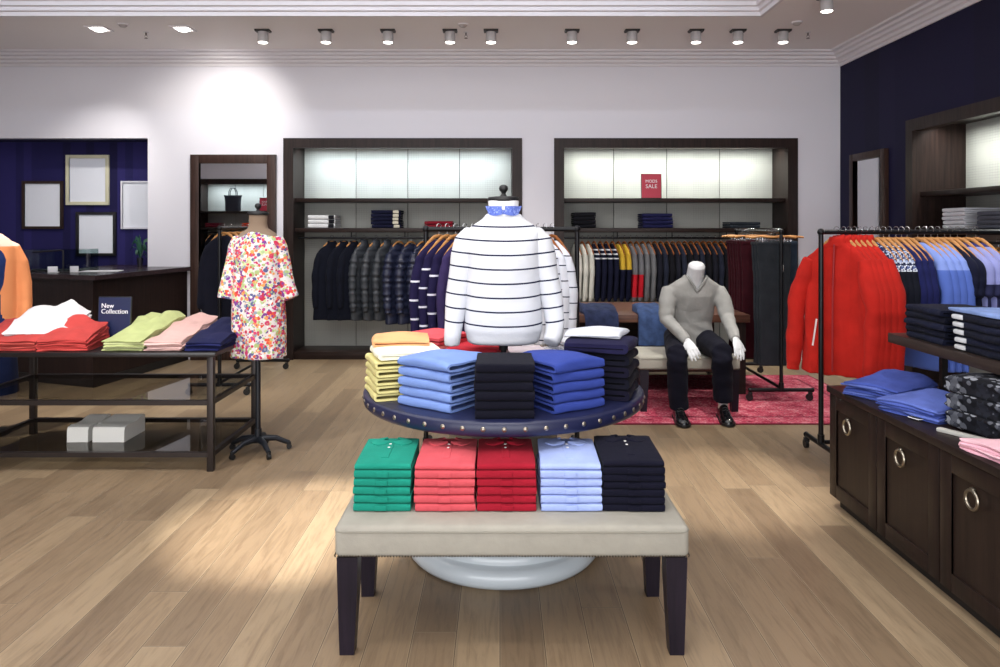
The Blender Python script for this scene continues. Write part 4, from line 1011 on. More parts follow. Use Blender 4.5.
# printed yoke over a dark body
def yoke_mat():
    m = cloth_spots('#20264a', ['#dfe4f0', '#9aa8c8', '#e9eef4', '#5a6a98', '#c8d2e4', '#20263f'], 42, .45); nt = m.node_tree; b = nt.nodes['Principled BSDF']
    src = b.inputs['Base Color'].links[0].from_socket
    s = nt.nodes.new('ShaderNodeSeparateXYZ'); nt.links.new(coords(nt), s.inputs[0])
    nt.links.new(mix(nt, mth(nt, 'GREATER_THAN', s.outputs['Z'], -.27), '#10131f', src), b.inputs['Base Color']); return m
YOKE = yoke_mat()
X2 = [2.48+.038*k for k in range(4)]
tops('pullover', 'shirt', thin, YOKE, [(x, RY, RB) for x in X2], -PI/2+R(20), 'dark top with pale printed shoulders, {} after the red jackets', 'tops with printed shoulders on the pipe rack', 'hangers of the printed tops', 'wooden hanger of the {} printed-shoulder top beside the red jackets')
X3 = [2.64+.037*k for k in range(3)]
tops('pullover', 'shirt', thin, cloth('#1d2150', .12), [(x, RY, RB) for x in X3], -PI/2+R(20), 'navy blue top, {} between printed tops and light blue shirts', 'navy tops on the pipe rack', 'hangers of the navy tops', 'wooden hanger of the {} navy top before the light blue shirts')
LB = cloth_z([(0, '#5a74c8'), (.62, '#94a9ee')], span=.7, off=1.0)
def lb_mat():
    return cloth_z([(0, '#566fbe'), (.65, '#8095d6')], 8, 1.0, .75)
X4 = [2.785+.044*k for k in range(4)]
ls = get('shirtblue', sw=.215, L=.92, dep=.03, sl=.56, sr=.045, rip=.14, seed=9, out=.035, vox=.01)
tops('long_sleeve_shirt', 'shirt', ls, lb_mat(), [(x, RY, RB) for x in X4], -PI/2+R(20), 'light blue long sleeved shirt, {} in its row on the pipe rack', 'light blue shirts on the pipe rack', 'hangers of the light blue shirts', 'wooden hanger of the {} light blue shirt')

# the end of the same rack carries the polos
RB2, RY2 = RB, RY
tops('polo_shirt', 'polo shirt', short, cloth('#14172c', .12), [(2.965+.037*k, RY2, RB2) for k in range(2)], -PI/2+R(20), 'dark navy short sleeved polo, {} before the lilac ones', 'dark polos beside the lilac ones', 'hangers of the dark polos', 'wooden hanger of the {} dark polo beside lilac polos')
LIL = cloth_z([(0, '#1d2048'), (.13, '#8b8fc4'), (.86, '#2a2b66')], 8, 1.0+.12, .75)
def lil_mat():
    m, nt, b = newmat('lilac_cloth'); v = coords(nt); s = nt.nodes.new('ShaderNodeSeparateXYZ'); nt.links.new(v, s.inputs[0])
    cuffz = mth(nt, 'MULTIPLY', mth(nt, 'LESS_THAN', s.outputs['Z'], -.35), mth(nt, 'GREATER_THAN', mth(nt, 'ABSOLUTE', s.outputs['X']), .205))
    col = mix(nt, cuffz, '#8f94cc', '#1a1d44'); col = mix(nt, mth(nt, 'GREATER_THAN', s.outputs['Z'], -.115), col, '#25276a')
    nt.links.new(col, b.inputs['Base Color']); b.inputs['Roughness'].default_value = .9; bump(nt, b, nz(nt, v, 9, 4).outputs['Fac'], .25, .03); return m
tops('polo_shirt', 'polo shirt', short, lil_mat(), [(3.05+.06*k, RY2, RB2) for k in range(3)], -PI/2+R(24), 'lilac short sleeved polo with navy cuffs, {} of three', 'lilac polos on the pipe rack', 'hangers of the lilac polos', 'wooden hanger of the {} lilac polo')
DARKPR = cloth_spots('#14141f', ['#5a5266', '#2b2a3c', '#7a6a70', '#1a1a26'], 45, .4)
tops('printed_shirt', 'shirt', thin, DARKPR, [(4.12, 5.25+.1*k, 1.4245) for k in range(8)], [R(12)]*8, 'dark printed shirt on the navy wall alcove rail, {} from the near end', 'dark printed shirts in the navy wall alcove', 'hangers in the navy wall alcove', 'wooden hanger of the {} dark printed shirt in the navy wall alcove')

# --- striped tops behind the table (bar along x at y 4.72)
CB = 1.53+.018; CYR = 4.72
PURP = cloth_stripes('#1f1a3c', '#dcdce8', .118, .012, 0, 0, (-2, -.2)); PURP2 = cloth('#3a2f58', .12)
stp = get('stripetop', sw=.215, L=.76, dep=.026, sl=.58, sr=.036, rip=.1, seed=11, out=.035, vox=.01)
def collar_of(c):
    def f(o, k): pass
    return f
PURPS = [cloth_stripes('#1f1a3c', '#dcdce8', .118, .012, q, 0, (-2, -.24)) for q in (0, .35, .7)]
tops('striped_pullover', 'shirt', stp, PURPS, [(-.4+.055*k, CYR, CB) for k in range(3)], PI/2-R(42), 'dark navy top with thin white stripes, {} from the rack end', 'navy striped tops on the middle rack', 'hangers of the navy striped tops', 'wooden hanger of the {} navy striped top')
tops('pullover', 'shirt', stp, PURP2, [(-.23+.055*k, CYR, CB) for k in range(4)], PI/2-R(42), 'plain plum coloured top, {} after the navy striped ones', 'plum tops on the middle rack', 'hangers of the plum tops', 'wooden hanger of the {} plum top')
WSTS = [cloth_stripes('#d9dbe2', '#23263c', .098, .007, q, .01) for q in (.3, .8, .1, .55, .95)]
tops('striped_pullover', 'shirt', stp, WSTS, [(.16+.045*k, CYR, CB) for k in range(5)], -PI/2+R(34), 'white top with thin navy stripes, {} toward the rack end', 'white striped tops on the middle rack', 'hangers of the white striped tops', 'dark wooden hanger of the {} white striped top', hang=HANGD)

# --- coats in the first alcove
AR = 1.41+.0145; AY = YB+.17
blz = get('blazer', sw=.2, L=.98, dep=.05, sl=.66, sr=.046, flare=.02, rip=.18, seed=13, out=.03, collar=.03, vox=.012)
qlt = get('quilt', sw=.19, L=.98, dep=.045, sl=.7, sr=.048, quilt=.34, rip=.06, seed=15, out=.03, collar=.05, vox=.01)
puf = get('puffer', sw=.2, L=1.02, dep=.05, sl=.72, sr=.054, quilt=.5, rip=.05, seed=17, out=.03, hood=1, vox=.01)
ax = lambda p: (p-500)*(AY)/F
tops('blazer', 'jacket', blz, cloth('#10131f', .15, .35), [(ax(p), AY, AR) for p in (332, 344, 354)], [PI/2-R(62), PI/2-R(48), PI/2-R(44)], 'navy wool coat, {} from the dark alcove side', 'navy coats in the first alcove', 'hangers of the navy coats', 'wooden hanger of the {} navy coat in the alcove', hang=HANGS)
tops('quilted_jacket', 'jacket', qlt, mat('#33373d', .5, 0, 'grey_quilting'), [(ax(p), AY, AR) for p in (364, 376, 387)], PI/2-R(36), 'grey quilted jacket, {} after the navy coats', 'grey quilted jackets in the first alcove', 'hangers of the grey quilted jackets', 'wooden hanger of the {} grey quilted jacket', hang=HANGS)
tops('puffer_jacket', 'jacket', puf, mat('#23283f', .42, 0, 'navy_nylon'), [(ax(p), AY, AR) for p in (399, 411, 423)], PI/2-R(38), 'blue grey hooded puffer jacket, {} before the striped tops', 'puffer jackets in the first alcove', 'hangers of the puffer jackets', 'wooden hanger of the {} puffer jacket', hang=HANGS)

# --- knitwear in the second alcove
kn = get('knit', sw=.2, L=.72, dep=.027, sl=.58, sr=.034, rip=.08, seed=19, out=.02, vox=.011)
CREAMK = cloth('#c9c7bd', .06)
NAVS = cloth_stripes('#14162a', '#d4d6dc', .05, .016, .2, 0, (-.26, -.13))
YEL = cloth_z([(0, '#12142a'), (.5, '#c9a02c')], 9, 1.13, 1.0) if False else cloth_z([(0, '#12142a'), (.62, '#c8a437')], 9, 1.0, 1.0)
GRYR = cloth_z([(0, '#6c6c70'), (.30, '#c01f2c'), (.56, '#6c6c70')], 9, 1.0, 1.0)
GREY = cloth('#6c6d70', .1); DK = [cloth('#1b1c26', .15), cloth('#232736', .15), cloth('#16161c', .15)]
y2 = YB+.17
seq = [('cream knit jumper', CREAMK, 3, 'cream jumpers'), ('navy jumper with white shoulder stripes', NAVS, 4, 'navy jumpers'), ('yellow and navy knit jumper', YEL, 2, 'yellow jumpers'), ('grey and red knit jumper', GRYR, 2, 'red jumpers'), ('plain grey knit jumper', GREY, 2, 'grey jumpers'), ('dark charcoal jumper', DK, 13, 'dark jumpers')]
X = .9; 
for what, m_, n, g in seq:
    st = .0716
    tops('hanging_jumper', 'sweater', kn, m_, [(X+st*k, y2, AR) for k in range(n)], -PI/2+R(9), what+', {} in its row on the sale alcove rail', g+' in the sale alcove', 'hangers of the '+g, 'dark wooden hanger of the {} '+what.replace(' knit', '').replace('with white shoulder stripes', 'in the sale alcove'), hang=HANGD)
    X += st*n

# --- trousers on the rug rack (bar along y at x 2.48)
def trousers_mesh(L=1.1, w=.14, seed=0):
    m = M()
    for s in (-1, 1):
        pts, rad = [], []
        for k in range(12):
            t_ = k/11; pts.append((.008*math.sin(t_*4+seed)+s*.004, s*.014, -.1-L*t_)); rad.append((.0125, w*(1-.2*t_)*(1+.02*math.sin(t_*14+seed))))
        m.limb([Vector((p[0], p[1], p[2])) for p in pts], [(r[1], r[0]) for r in rad], 16, up=(0, 1, 0), p=2.6)
    return m.voxel(.009, 1)
tr = trousers_mesh(1.1, .16); trm = []
def clip_hanger():
    t = thing('trouser_hanger', 'x', 'hanger')
    k = M(); k.limb([(.0195*math.sin(a), 0, .0195*math.cos(a)-.0015) for a in [R(-100)+R(28)*i for i in range(10)]]+[(.004, 0, -.026), (0, 0, -.062)], .0022, 6, up=(0, 1, 0)); obj('hook', k, CHROME, t)
    obj('arms', M().limb([(-.21, 0, -.062), (-.12, 0, -.05), (-.04, 0, -.058), (.04, 0, -.058), (.12, 0, -.05), (.21, 0, -.062)], [(.011, .009)]*6, 10, up=(0, 0, 1)), WOODHANG, t, label='pale wooden arms')
    c = M().cyl((-.12, 0, -.088), (.12, 0, -.088), .003, n=8)
    for x in (-.1, .1): c.box((x, 0, -.098), (.022, .034, .028), .003); c.cyl((x, 0, -.085), (x, 0, -.058), .003, n=8)
    obj('clips', c, CHROME, t, label='chrome trouser clips'); return t
TH_ = None
def trouser_row(n, y0, dy, c, what, g, rz, xo=0):
    global TH_
    for k in range(n):
        p = (2.48+xo, y0+dy*k, 1.49+.018)
        o = obj('trousers', tr, None, None, p, rz+R(rnd.uniform(-4, 4)))
        if not o.data.materials: o.data.materials.append(c)
        o.material_slots[0].link = 'OBJECT'; o.material_slots[0].material = c
        tag(o, f'{what}, {NTH[k]} from the near end of their row', 'trousers', g)
        obj('waistband', M().box((0, 0, -.115), (.305, .058, .03), .008), c, o)
        if k in (0, 3):
            obj('swing_tag', M().limb([(.07, -.034, -.12), (.06, -.036, -.3)], .001, 5).box((.06, -.036, -.335), (.028, .004, .06), .001), PAPER, o, label='white swing tag')
        lb_ = f'wooden clip hanger of the {NTH[k]} {what.split(" ", 1)[0]} trousers'
        if TH_ is None: TH_ = clip_hanger(); h = TH_; h.location = p; h.rotation_euler.z = o.rotation_euler.z; h['label'] = lb_; h['group'] = 'hangers of the trousers'
        else: dup(TH_, p, o.rotation_euler.z, lb_, 'hangers of the trousers')
trouser_row(3, 6.41, .07, cloth('#2d3136', .15), 'charcoal hanging trousers', 'charcoal trousers on the rug rack', R(5), -.045)
trouser_row(2, 6.62, .07, cloth('#2b3644', .2), 'slate-blue hanging trousers', 'slate trousers on the rug rack', R(-10), .09)
trouser_row(6, 6.8, .08, cloth('#3a1019', .18), 'burgundy hanging trousers', 'burgundy trousers on the rug rack', R(10), -.07)

# --- dark clothes on the rack behind the dress (bar along y at x -2.57)
tops('long_coat', 'coat', get('coat', sw=.21, L=1.0, dep=.04, sl=.6, sr=.045, flare=.02, rip=.14, seed=23, out=.03, vox=.012), [cloth('#12131f', .15), cloth('#1a1c2c', .15)], [(-2.57, 6.7+.16*k, 1.53+.018) for k in range(6)], R(-8), 'dark navy coat behind the floral dress, {} from the front of its rack', 'dark coats behind the floral dress', 'hangers of the dark coats', 'wooden hanger of the {} dark coat behind the floral dress')
# --- clothes on the rail of the mirrored alcove
tops('blazer', 'jacket', blz, cloth('#12131d', .15), [(-6.3+.16*k, yf-.17, AR) for k in range(5)], PI/2+R(20), 'dark jacket on the mirrored alcove rail, {} in its row', 'dark jackets in the mirrored alcove', 'hangers of the mirrored jackets', 'wooden hanger of the {} dark jacket in the mirrored alcove')
# ------------------------------------------------------------------ mannequins
MANW = mat('#c6c7c9', .42, 0, 'mannequin_white', .4, .1)
def ell(c, rx, ry, n=36, p=2.2, tx=0, ty=0):
    r = []
    for k in range(n):
        a = 2*PI*k/n; u, v = math.cos(a), math.sin(a)
        u = math.copysign(abs(u)**(2/p), u); v = math.copysign(abs(v)**(2/p), v)
        r.append(Vector((c[0]+rx*u, c[1]+ry*v, c[2]+tx*u+ty*v)))
    return r
def neck_fittings(t, z, r, fin=True, capm=BLACK, y=0):
    obj('neck_cap', M().lathe([(0, z-.012), (r+.003, z-.012), (r+.007, z-.006), (r+.007, z+.002), (r+.003, z+.009), (r*.6, z+.013), (0, z+.013)], (0, y, 0), 32), capm, t, label='black neck cap')
    obj('finial', M().lathe([(0, z+.012), (.02, z+.012), (.013, z+.02), (.009, z+.027), (.012, z+.033), (.02, z+.042), (.0225, z+.052), (.019, z+.063), (.01, z+.069), (0, z+.071)], (0, y, 0), 24), capm, t, label='black turned finial')
# 1. striped sweater form on the round table
t = thing('dress_form', 'white sweater with navy stripes on a bust form, centre of round table', 'mannequin', (TC.x, TC.y, TT+.0005))
def zz(y, s=206): return H-(y-226)/s-TT
b = M(); b.loft([ell((0, 0, z), rx, ry) for z, rx, ry in ((.24, .15, .1), (.4, .15, .1), (.6, .165, .11), (.7, .17, .1), (.77, .12, .075), (.8, .072, .068), (.83, .068, .066), (.89, .075, .072), (.895, .073, .07))])
obj('body', b, mat('#e6e5e6', .7, 0, 'form_cotton'), t)
SW = cloth_stripes('#d6d8dd', '#2a2d44', .0668, .0078, .62, .006, (.27, .775), .3)
def puff(me, amp, f=9, ztop=99):
    for v in me.vertices:
        q = v.co; v.co += v.normal*(noise.noise(Vector((q.x*f, q.y*f, q.z*f*.55)))*amp*(1 if q.z < ztop else .25))
    return me
m = M()
m.loft([ell((0, 0, z), rx, ry, p=2.3) for z, rx, ry in ((.205, .162, .108), (.215, .176, .12), (.25, .182, .124), (.27, .192, .132), (.34, .19, .134), (.42, .183, .13), (.52, .178, .13), (.6, .178, .13), (.66, .18, .125), (.7, .185, .115), (.733, .185, .1), (.757, .17, .088), (.782, .135, .082), (.8, .106, .08), (.818, .09, .079), (.83, .084, .078))])
obj('striped_sweater', puff(m.voxel(.0085, 5), .006, 9, .62), SW, t, label='white sweater with thin navy stripes')
for s in (-1, 1):
    pts = [(s*.12, .0, .735), (s*.15, .0, .722), (s*.176, .0, .69), (s*.196, .0, .62), (s*.213, -.005, .52), (s*.228, -.015, .4), (s*.24, -.03, .29), (s*.245, -.04, .235), (s*.247, -.042, .195)]
    if s > 0: pts = pts[:5]+[(s*.236, -.015, .4), (s*.246, -.03, .3), (s*.238, -.055, .245), (s*.222, -.08, .215)]
    m = M(); m.limb(pts, [.03, .054, .062, .061, .056, .051, .047, .044, .04], 22, up=(0, 1, 0)); obj('sleeve', puff(m.voxel(.008, 3), .006, 11), SW, t, label='white sleeve with thin navy stripes')
ck = cloth_spots('#6579c9', ['#5568bb', '#8fa0e0', '#5f73c6'], 70, .4)
c = M(); c.loft([ell((0, 0, z), r, r, 32) for z, r in ((.80, .079), (.82, .0765), (.845, .0755))], cap=False); obj('shirt_collar', c, ck, t, label='blue patterned shirt collar')
for s in (-1, 1):
    f = M(); rows = []
    for k in range(9):
        a = R(-90)+s*R(5+k*9.5); pt = .014 if k < 4 else .016-.004*k
        top = Vector((.077*math.cos(a), .077*math.sin(a), .86)); bot = Vector((.084*math.cos(a), .084*math.sin(a), .83-.012*math.sin(PI*min(1, (k+1)/7))*(k < 7)+.012*max(0, k-5)))
        rows.append([top, bot, bot+Vector((.004*math.cos(a), .004*math.sin(a), .0)), top+Vector((.005*math.cos(a), .005*math.sin(a), .004))])
    f.loft(rows); obj('collar_flap', f, ck, t, label='blue patterned collar flap')
neck_fittings(t, .9, .07)
obj('pole', M().cyl((0, 0, .012), (0, 0, .26), .014).cyl((0, 0, .17), (0, 0, .235), .022), BLACK, t)
obj('base_plate', M().lathe([(0, 0), (.09, 0), (.092, .004), (.088, .01), (0, .013)], n=40), BLACK, t)
# 2. floral dress form on a five-star base
DX, DY = -1.66, 4.94
t = thing('dress_form', 'floral dress on a black wheeled dress form beside the steel table', 'mannequin', (DX, DY, 0))
b = M(); b.loft([ell((0, 0, z), rx, ry) for z, rx, ry in ((.9, .15, .1), (1.05, .14, .1), (1.25, .15, .11), (1.42, .16, .1), (1.5, .12, .075), (1.535, .066, .06), (1.57, .058, .056), (1.625, .06, .06), (1.63, .058, .058))]); obj('body', b, mat('#85705d', .8, 0, 'form_canvas'), t)
m = M()
def scal(z, rx, ry, f):
    r = []
    for k in range(48):
        a = 2*PI*k/48; w = 1+f*math.sin(4*a+.6)+f*.6*math.sin(7*a)
        r.append(Vector((rx*math.cos(a)*(1+.3*f*math.sin(5*a)), ry*math.sin(a)*w, z)))
    return r
m.loft([scal(z, rx, ry, f) for z, rx, ry, f in ((.652, .187, .135, .1), (.66, .19, .138, .1), (.8, .186, .135, .09), (.95, .182, .13, .07), (1.1, .175, .125, .05), (1.25, .17, .125, .03), (1.38, .172, .12, .01), (1.43, .168, .105, 0), (1.465, .15, .092, 0), (1.49, .122, .08, 0), (1.507, .095, .074, 0), (1.514, .08, .07, 0))])
obj('floral_dress', puff(m.voxel(.009, 4), .006, 12), None, t, label='white dress with colourful floral print')
dress = [o for o in bpy.data.objects if o.name == 'floral_dress'][0]; sleeves = []
for s in (-1, 1):
    pts = [(s*.1, 0, 1.47), (s*.135, 0, 1.45), (s*.155, 0, 1.4), (s*.172, 0, 1.31), (s*.187, -.005, 1.22), (s*.203, -.01, 1.13), (s*(.232 if s > 0 else .214), -.015, 1.055)]
    m = M(); m.limb(pts, [.02, .045, .051, .05, .051, .054, .058], 22, up=(0, 1, 0)); sleeves.append(obj('sleeve', puff(m.voxel(.008, 3), .006, 12), None, t, label='floral printed sleeve'))
FLOR = cloth_spots('#dcd5d2', ['#d8543c', '#c2344e', '#7a3f8c', '#e6a25a', '#a8b87a', '#f0e9e6', '#b84a86', '#5a5f8a', '#e07a52', '#c9d29a', '#d0406a', '#a9c08a', '#8f9aa8'], 27, .52)
for o in [dress]+sleeves: o.data.materials.append(FLOR)
neck_fittings(t, 1.636, .064)
obj('pole', M().cyl((0, 0, .1), (0, 0, .95), .0175).cyl((0, 0, .07), (0, 0, .16), .024), mat('#1c1f26', .4, .3, 'black_iron'), t)
for k in range(5):
    a = R(20+72*k); c_, s_ = math.cos(a), math.sin(a)
    L = M(); L.limb([(0, 0, .085), (.05*c_, .05*s_, .092), (.12*c_, .12*s_, .085), (.18*c_, .18*s_, .055), (.205*c_, .205*s_, .045)], [.026, .023, .019, .016, .015], 10); g = obj('leg', L, mat('#1c1f26', .4, .3, 'black_iron'), t)
    cs = M(); cs.cyl((.205*c_, .205*s_, .05), (.205*c_, .205*s_, .03), .013, n=12); cs.cyl((.205*c_-.012*s_, .205*s_+.012*c_, .0185), (.205*c_+.012*s_, .205*s_-.012*c_, .0185), .018, n=16); obj('caster', cs, BLACK, g)
# 3. coral jacket form at the frame edge
t = thing('dress_form', 'orange cardigan over navy on a dress form beside the cash desk', 'mannequin', (-3.81, 5.35, 0), R(38))
b = M(); b.loft([ell((0, 0, z), rx, ry) for z, rx, ry in ((.85, .15, .1), (1.05, .13, .1), (1.25, .15, .11), (1.4, .165, .1), (1.46, .12, .075), (1.5, .07, .06), (1.56, .06, .058), (1.6, .058, .058))]); obj('body', b, mat('#cfc6ba', .8, 0, 'form_linen'), t)
m = M(); m.loft([ell((0, 0, z), rx, ry, p=2.3) for z, rx, ry in ((.78, .19, .13), (.95, .18, .125), (1.15, .17, .125), (1.3, .175, .12), (1.4, .168, .1), (1.45, .12, .08), (1.48, .085, .07))]); obj('navy_top', m.voxel(.01, 2), cloth('#20305e', .15), t, label='navy blue top')
m = M(); m.loft([ell((0, .012, z), rx, ry, p=2.3) for z, rx, ry in ((.72, .2, .14), (.95, .195, .138), (1.15, .185, .135), (1.3, .188, .13), (1.4, .182, .112), (1.455, .135, .09), (1.495, .085, .075))])
for s in (-1, 1): m.limb([(s*.1, .01, 1.42), (s*.15, .01, 1.38), (s*.2, .01, 1.27), (s*.225, 0, 1.12), (s*.23, -.02, .97), (s*.225, -.05, .84), (s*.22, -.06, .8)], [.04, .06, .06, .056, .052, .05, .045], 18, up=(0, 1, 0))
me = m.voxel(.01, 3); bm = bmesh.new(); bm.from_mesh(me)
kill = [v for v in bm.verts if v.co.y < 0 and abs(v.co.x) < .04+.05*max(0, (1.4-v.co.z)/.7)]
bmesh.ops.delete(bm, geom=kill, context='VERTS'); bm.to_mesh(me); bm.free()
ORG = cloth_z([(0, '#e8935f'), (.9, '#f0c0ac')], 6, .0, 1.55); o = obj('open_cardigan', me, ORG, t, label='open orange cardigan'); sm = o.modifiers.new('thickness', 'SOLIDIFY'); sm.thickness = .006
neck_fittings(t, 1.602, .058)
obj('skirt', M().loft([scal(z, rx, ry, .06) for z, rx, ry in ((.3, .2, .15), (.6, .185, .135), (.79, .17, .12), (.9, .15, .1))]), cloth('#1a2344', .15), t, label='dark navy skirt')
obj('pole', M().cyl((0, 0, .02), (0, 0, .9), .016), BLACK, t); obj('base_plate', M().lathe([(0, 0), (.15, 0), (.155, .006), (.14, .018), (.02, .03), (0, .03)], n=40), BLACK, t)

# 4. seated headless mannequin in a grey sweater
O = Vector((1.64, 6.2, 0))
t = thing('seated_mannequin', 'headless white mannequin in grey sweater seated on the far bench', 'mannequin', O)
def W(*p): return Vector(p)-O
def hand(m, w, d, nrm, ts, curl=.5):
    d = d.normalized(); nrm = (nrm-d*nrm.dot(d)).normalized(); u = d.cross(nrm)
    m.limb([w-d*.03, w, w+d*.03, w+d*.065, w+d*.092], [(.025, .018), (.027, .018), (.037, .0175), (.043, .016), (.041, .0125)], 18, up=nrm)
    for k, (x, L) in enumerate(((-.0345, .062), (-.0118, .078), (.0118, .084), (.0345, .074))):
        x *= ts; sp = x*.32
        p0 = w+d*.082+u*x; dd = (d+u*sp*3.2).normalized(); a = curl*(1.05-.1*k)
        p1 = p0+dd*(L*.18)
        p2 = p1+(dd*math.cos(a*.5)+nrm*math.sin(a*.5))*L*.44
        p3 = p2+(dd*math.cos(a)+nrm*math.sin(a))*L*.3
        p4 = p3+(dd*math.cos(a*1.4)+nrm*math.sin(a*1.4))*L*.22
        m.limb([p0, p1, p2, p3, p4, p4+(p4-p3)*.22], [.0098, .0102, .0094, .0086, .0078, .0045], 10, up=nrm)
    b0 = w+d*.02+u*ts*.03; dd = (d*.75+u*ts*.62+nrm*.25).normalized()
    m.limb([b0-dd*.015, b0+dd*.02, b0+dd*.045+d*.004, b0+dd*.065+d*.012, b0+dd*.07+d*.016], [.013, .0135, .0108, .0095, .005], 10, up=nrm)
SHL, SHR = W(1.435, 6.06, 1.03), W(1.825, 6.06, 1.03)
ELL, ELR = W(1.39, 6.0, .77), W(1.885, 5.97, .79)
WRL, WRR = W(1.49, 5.72, .635), W(1.86, 5.68, .655)
HL, HR = W(1.63-.11, 6.22, .588), W(1.63+.11, 6.22, .588)
KL, KR = W(1.405, 5.72, .535), W(1.755, 5.70, .548)
AL, AR_ = W(1.432, 5.77, .1), W(1.795, 5.79, .1)
b = M()
b.loft([ell(W(1.635, y, z), rx, ry, ty=.0) for y, z, rx, ry in ((6.22, .51, .16, .11), (6.22, .58, .165, .115), (6.2, .7, .13, .1), (6.14, .85, .14, .1), (6.09, .99, .15, .085), (6.07, 1.03, .12, .07), (6.05, 1.07, .08, .06))])
b.limb([W(1.63, 6.06, 1.04), W(1.63, 6.02, 1.12), W(1.63, 5.985, 1.185), W(1.63, 5.965, 1.22), W(1.63, 5.958, 1.24), W(1.63, 5.955, 1.248)], [.082, .073, .07, .069, .055, .024], 24)
for sh, el, wr in ((SHL, ELL, WRL), (SHR, ELR, WRR)):
    b.limb([sh, sh.lerp(el, .5), el, el.lerp(wr, .4), wr], [.036, .04, .036, .034, .026], 16)
hand(b, WRL, W(1.53, 5.6, .52)-WRL, Vector((.25, .6, -.35)), -1, .55)
hand(b, WRR, W(1.865, 5.585, .545)-WRR, Vector((-.25, .6, -.4)), 1, .5)
for hp, kn_, an in ((HL, KL, AL), (HR, KR, AR_)):
    b.limb([hp, hp.lerp(kn_, .5), kn_], [.085, .075, .058], 18); b.limb([kn_, kn_.lerp(an, .35), kn_.lerp(an, .7), an, an-Vector((0, 0, .05))], [.056, .052, .042, .036, .036], 16)
obj('body', b.voxel(.0048, 2), MANW, t)
# sweater with a V neck
GSW = cloth('#8c8b88', .08, .3, 10)
m = M()
m.loft([ell(W(1.635, y, z), rx, ry, p=2.3) for y, z, rx, ry in ((6.2, .535, .178, .135), (6.2, .56, .19, .142), (6.195, .62, .192, .142), (6.17, .74, .176, .132), (6.13, .88, .186, .138), (6.095, .965, .205, .13), (6.075, 1.02, .218, .112), (6.06, 1.055, .205, .1), (6.045, 1.09, .155, .094), (6.03, 1.12, .11, .088), (6.02, 1.145, .088, .084))])
for sh, el, wr, o_ in ((SHL, ELL, WRL, -1), (SHR, ELR, WRR, 1)):
    inn = sh+Vector((-o_*.07, .0, -.005)); sh = sh+Vector((o_*.008, 0, -.02))
    fo = el.lerp(wr, .5); d = (wr-el).normalized()
    m.limb([inn, sh+Vector((o_*.012, 0, -.02)), sh.lerp(el, .35)+Vector((o_*.012, 0, 0)), sh.lerp(el, .7)+Vector((o_*.008, 0, 0)), el, el.lerp(wr, .25), el.lerp(wr, .6), el.lerp(wr, .85), wr], [.045, .068, .07, .066, .061, .055, .048, .043, .039], 20)
me = m.voxel(.0085, 6)
for v in me.vertices:
    q = v.co; k = 1 if q.z < .85 else .4
    cr = math.sin((q.z*1.0+q.x*.45)*62)*.0035*math.exp(-((q.z-.66)/.09)**2)      # creases at the waist
    for el in (ELL, ELR): cr += math.sin((q-el).length*95)*.005*math.exp(-((q-el).length/.1)**2)
    v.co += v.normal*(cr+.006*k*noise.noise(q*9))
bm = bmesh.new(); bm.from_mesh(me); Vz = 1.005; sl = .62
kill = [v for v in bm.verts if v.co.y < -.14 and v.co.z > Vz and abs(v.co.x+.005) < (v.co.z-Vz)*sl]
bmesh.ops.delete(bm, geom=kill, context='VERTS'); bm.to_mesh(me); bm.free()
o = obj('sweater', me, GSW, t, label='pale grey V-neck sweater')
from mathutils.bvhtree import BVHTree
bv = BVHTree.FromPolygons([v.co.copy() for v in me.vertices], [tuple(p.vertices) for p in me.polygons])
pts = []
for k in range(-8, 9):
    a = abs(k)/8; x = -.005+(k/8)*.085; z = Vz+abs(x+.005)/sl
    h_ = bv.find_nearest(Vector((x, -.3+.08*a*a, z)))[0]; pts.append(h_+Vector((0, -.003, 0)))
m = M(); m.limb(pts, [(.011, .005)]*len(pts), 8, up=(0, -1, 0)); obj('neckline', m, cloth('#7f7f7c', .06), t)
# trousers
TRS = cloth('#0d0d19', .18, .35, 10); m = M()
m.loft([ell(W(1.635, 6.22, z), rx, ry) for z, rx, ry in ((.485, .19, .13), (.53, .205, .15), (.58, .195, .14), (.63, .18, .125))])
for hp, kn_, an in ((HL, KL, AL), (HR, KR, AR_)):
    m.limb([hp+Vector((0, .03, 0)), hp.lerp(kn_, .35), hp.lerp(kn_, .75), kn_+Vector((0, -.005, .0)), kn_+Vector((0, -.012, -.04)), kn_.lerp(an, .3)+Vector((0, .0, 0)), kn_.lerp(an, .65), kn_.lerp(an, 1.02 if hp is HL else .88)], [.1, .098, .09, .085, .079, .084, .08, .077], 22)
me = m.voxel(.0095, 3)
for v in me.vertices:
    q = v.co; cr = .007*noise.noise(Vector((q.x*8, q.y*8, q.z*14)))
    for kk in (KL, KR): cr += math.sin((q.z-kk.z)*90+q.x*30)*.004*math.exp(-((q-kk).length/.11)**2)
    v.co += v.normal*cr
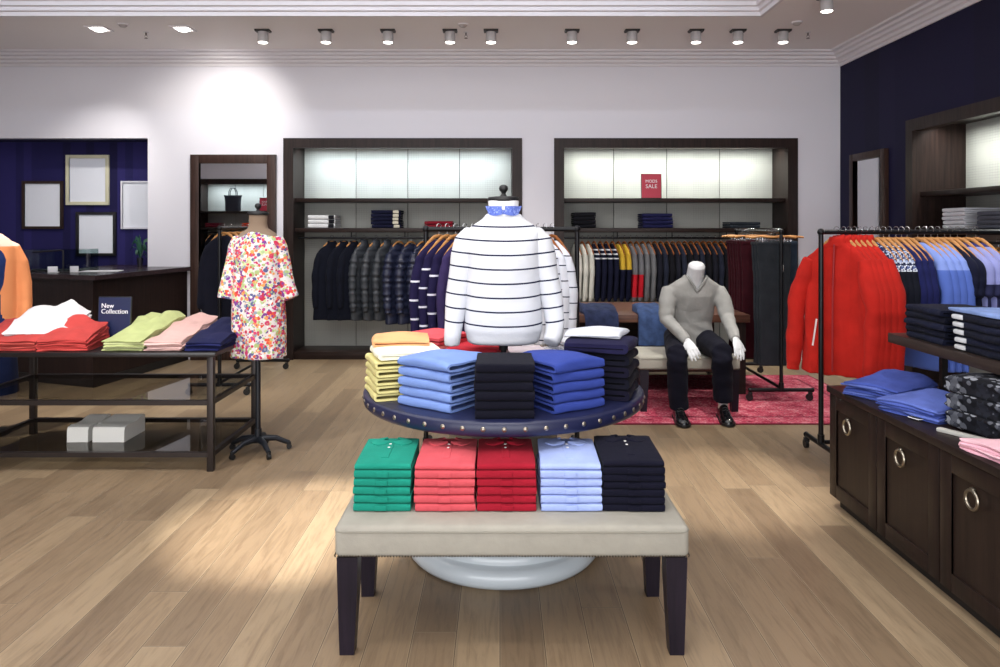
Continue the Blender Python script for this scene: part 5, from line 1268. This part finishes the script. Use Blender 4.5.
obj('trousers', me, TRS, t, label='dark navy trousers')
# shoes and the bare ankle above one of them
SHOE = mat('#0c0d10', .22, 0, 'black_leather', .6, .3)
for an, toe in ((AL, W(1.415, 5.5, 0)), (AR_, W(1.755, 5.46, 0))):
    d = Vector((toe.x-an.x, toe.y-an.y, 0)).normalized(); u = Vector((-d.y, d.x, 0)); base = Vector((an.x, an.y, 0))
    def sec(a, w, h, z0=.012, n=20):
        r = []
        for k in range(n):
            q = 2*PI*k/n; c, s = math.cos(q), math.sin(q)
            r.append(base+d*(a*1.1)+u*(w*1.18*c)+Vector((0, 0, z0+(h*1.15*(s if s > 0 else 0)))))
        return r
    m = M(); m.loft([sec(a, w, h) for a, w, h in ((-.075, .012, .05), (-.068, .028, .085), (-.04, .037, .11), (0, .039, .115), (.045, .04, .1), (.09, .044, .075), (.14, .048, .058), (.185, .045, .05), (.215, .036, .042), (.232, .022, .03), (.238, .006, .012))])
    sh = obj('shoe', m.voxel(.006, 3), SHOE, t, label='black leather shoe')
    s2 = M(); outl = []
    for a, w in ((-.08, .014), (-.07, .031), (-.04, .041), (0, .041), (.045, .042), (.09, .047), (.14, .051), (.185, .049), (.215, .04), (.236, .025), (.244, .008)): outl.append((a, w))
    poly = [base+d*a*1.1+u*w*1.17 for a, w in outl]+[base+d*a*1.1-u*w*1.17 for a, w in outl[::-1]]
    s2.loft([[p+Vector((0, 0, z)) for p in poly] for z in (.0105, .026)]); obj('sole', s2, mat('#08080a', .5, 0, 'black_rubber'), sh)
    lc = M()
    for i in range(4): lc.limb([base+d*(.044+.02*i)+u*-.023+Vector((0, 0, .134-.015*i)), base+d*(.047+.02*i)+Vector((0, 0, .144-.015*i)), base+d*(.05+.02*i)+u*.023+Vector((0, 0, .134-.015*i))], .0028, 6)
    obj('laces', lc, mat('#111114', .7, 0, 'lace'), sh)
m = M(); m.limb([AR_+Vector((0, 0, .06)), AR_+Vector((0, 0, -.02))], [.041, .039], 18); obj('sock', m, cloth('#d4cfc0', .06), t, label='cream sock')
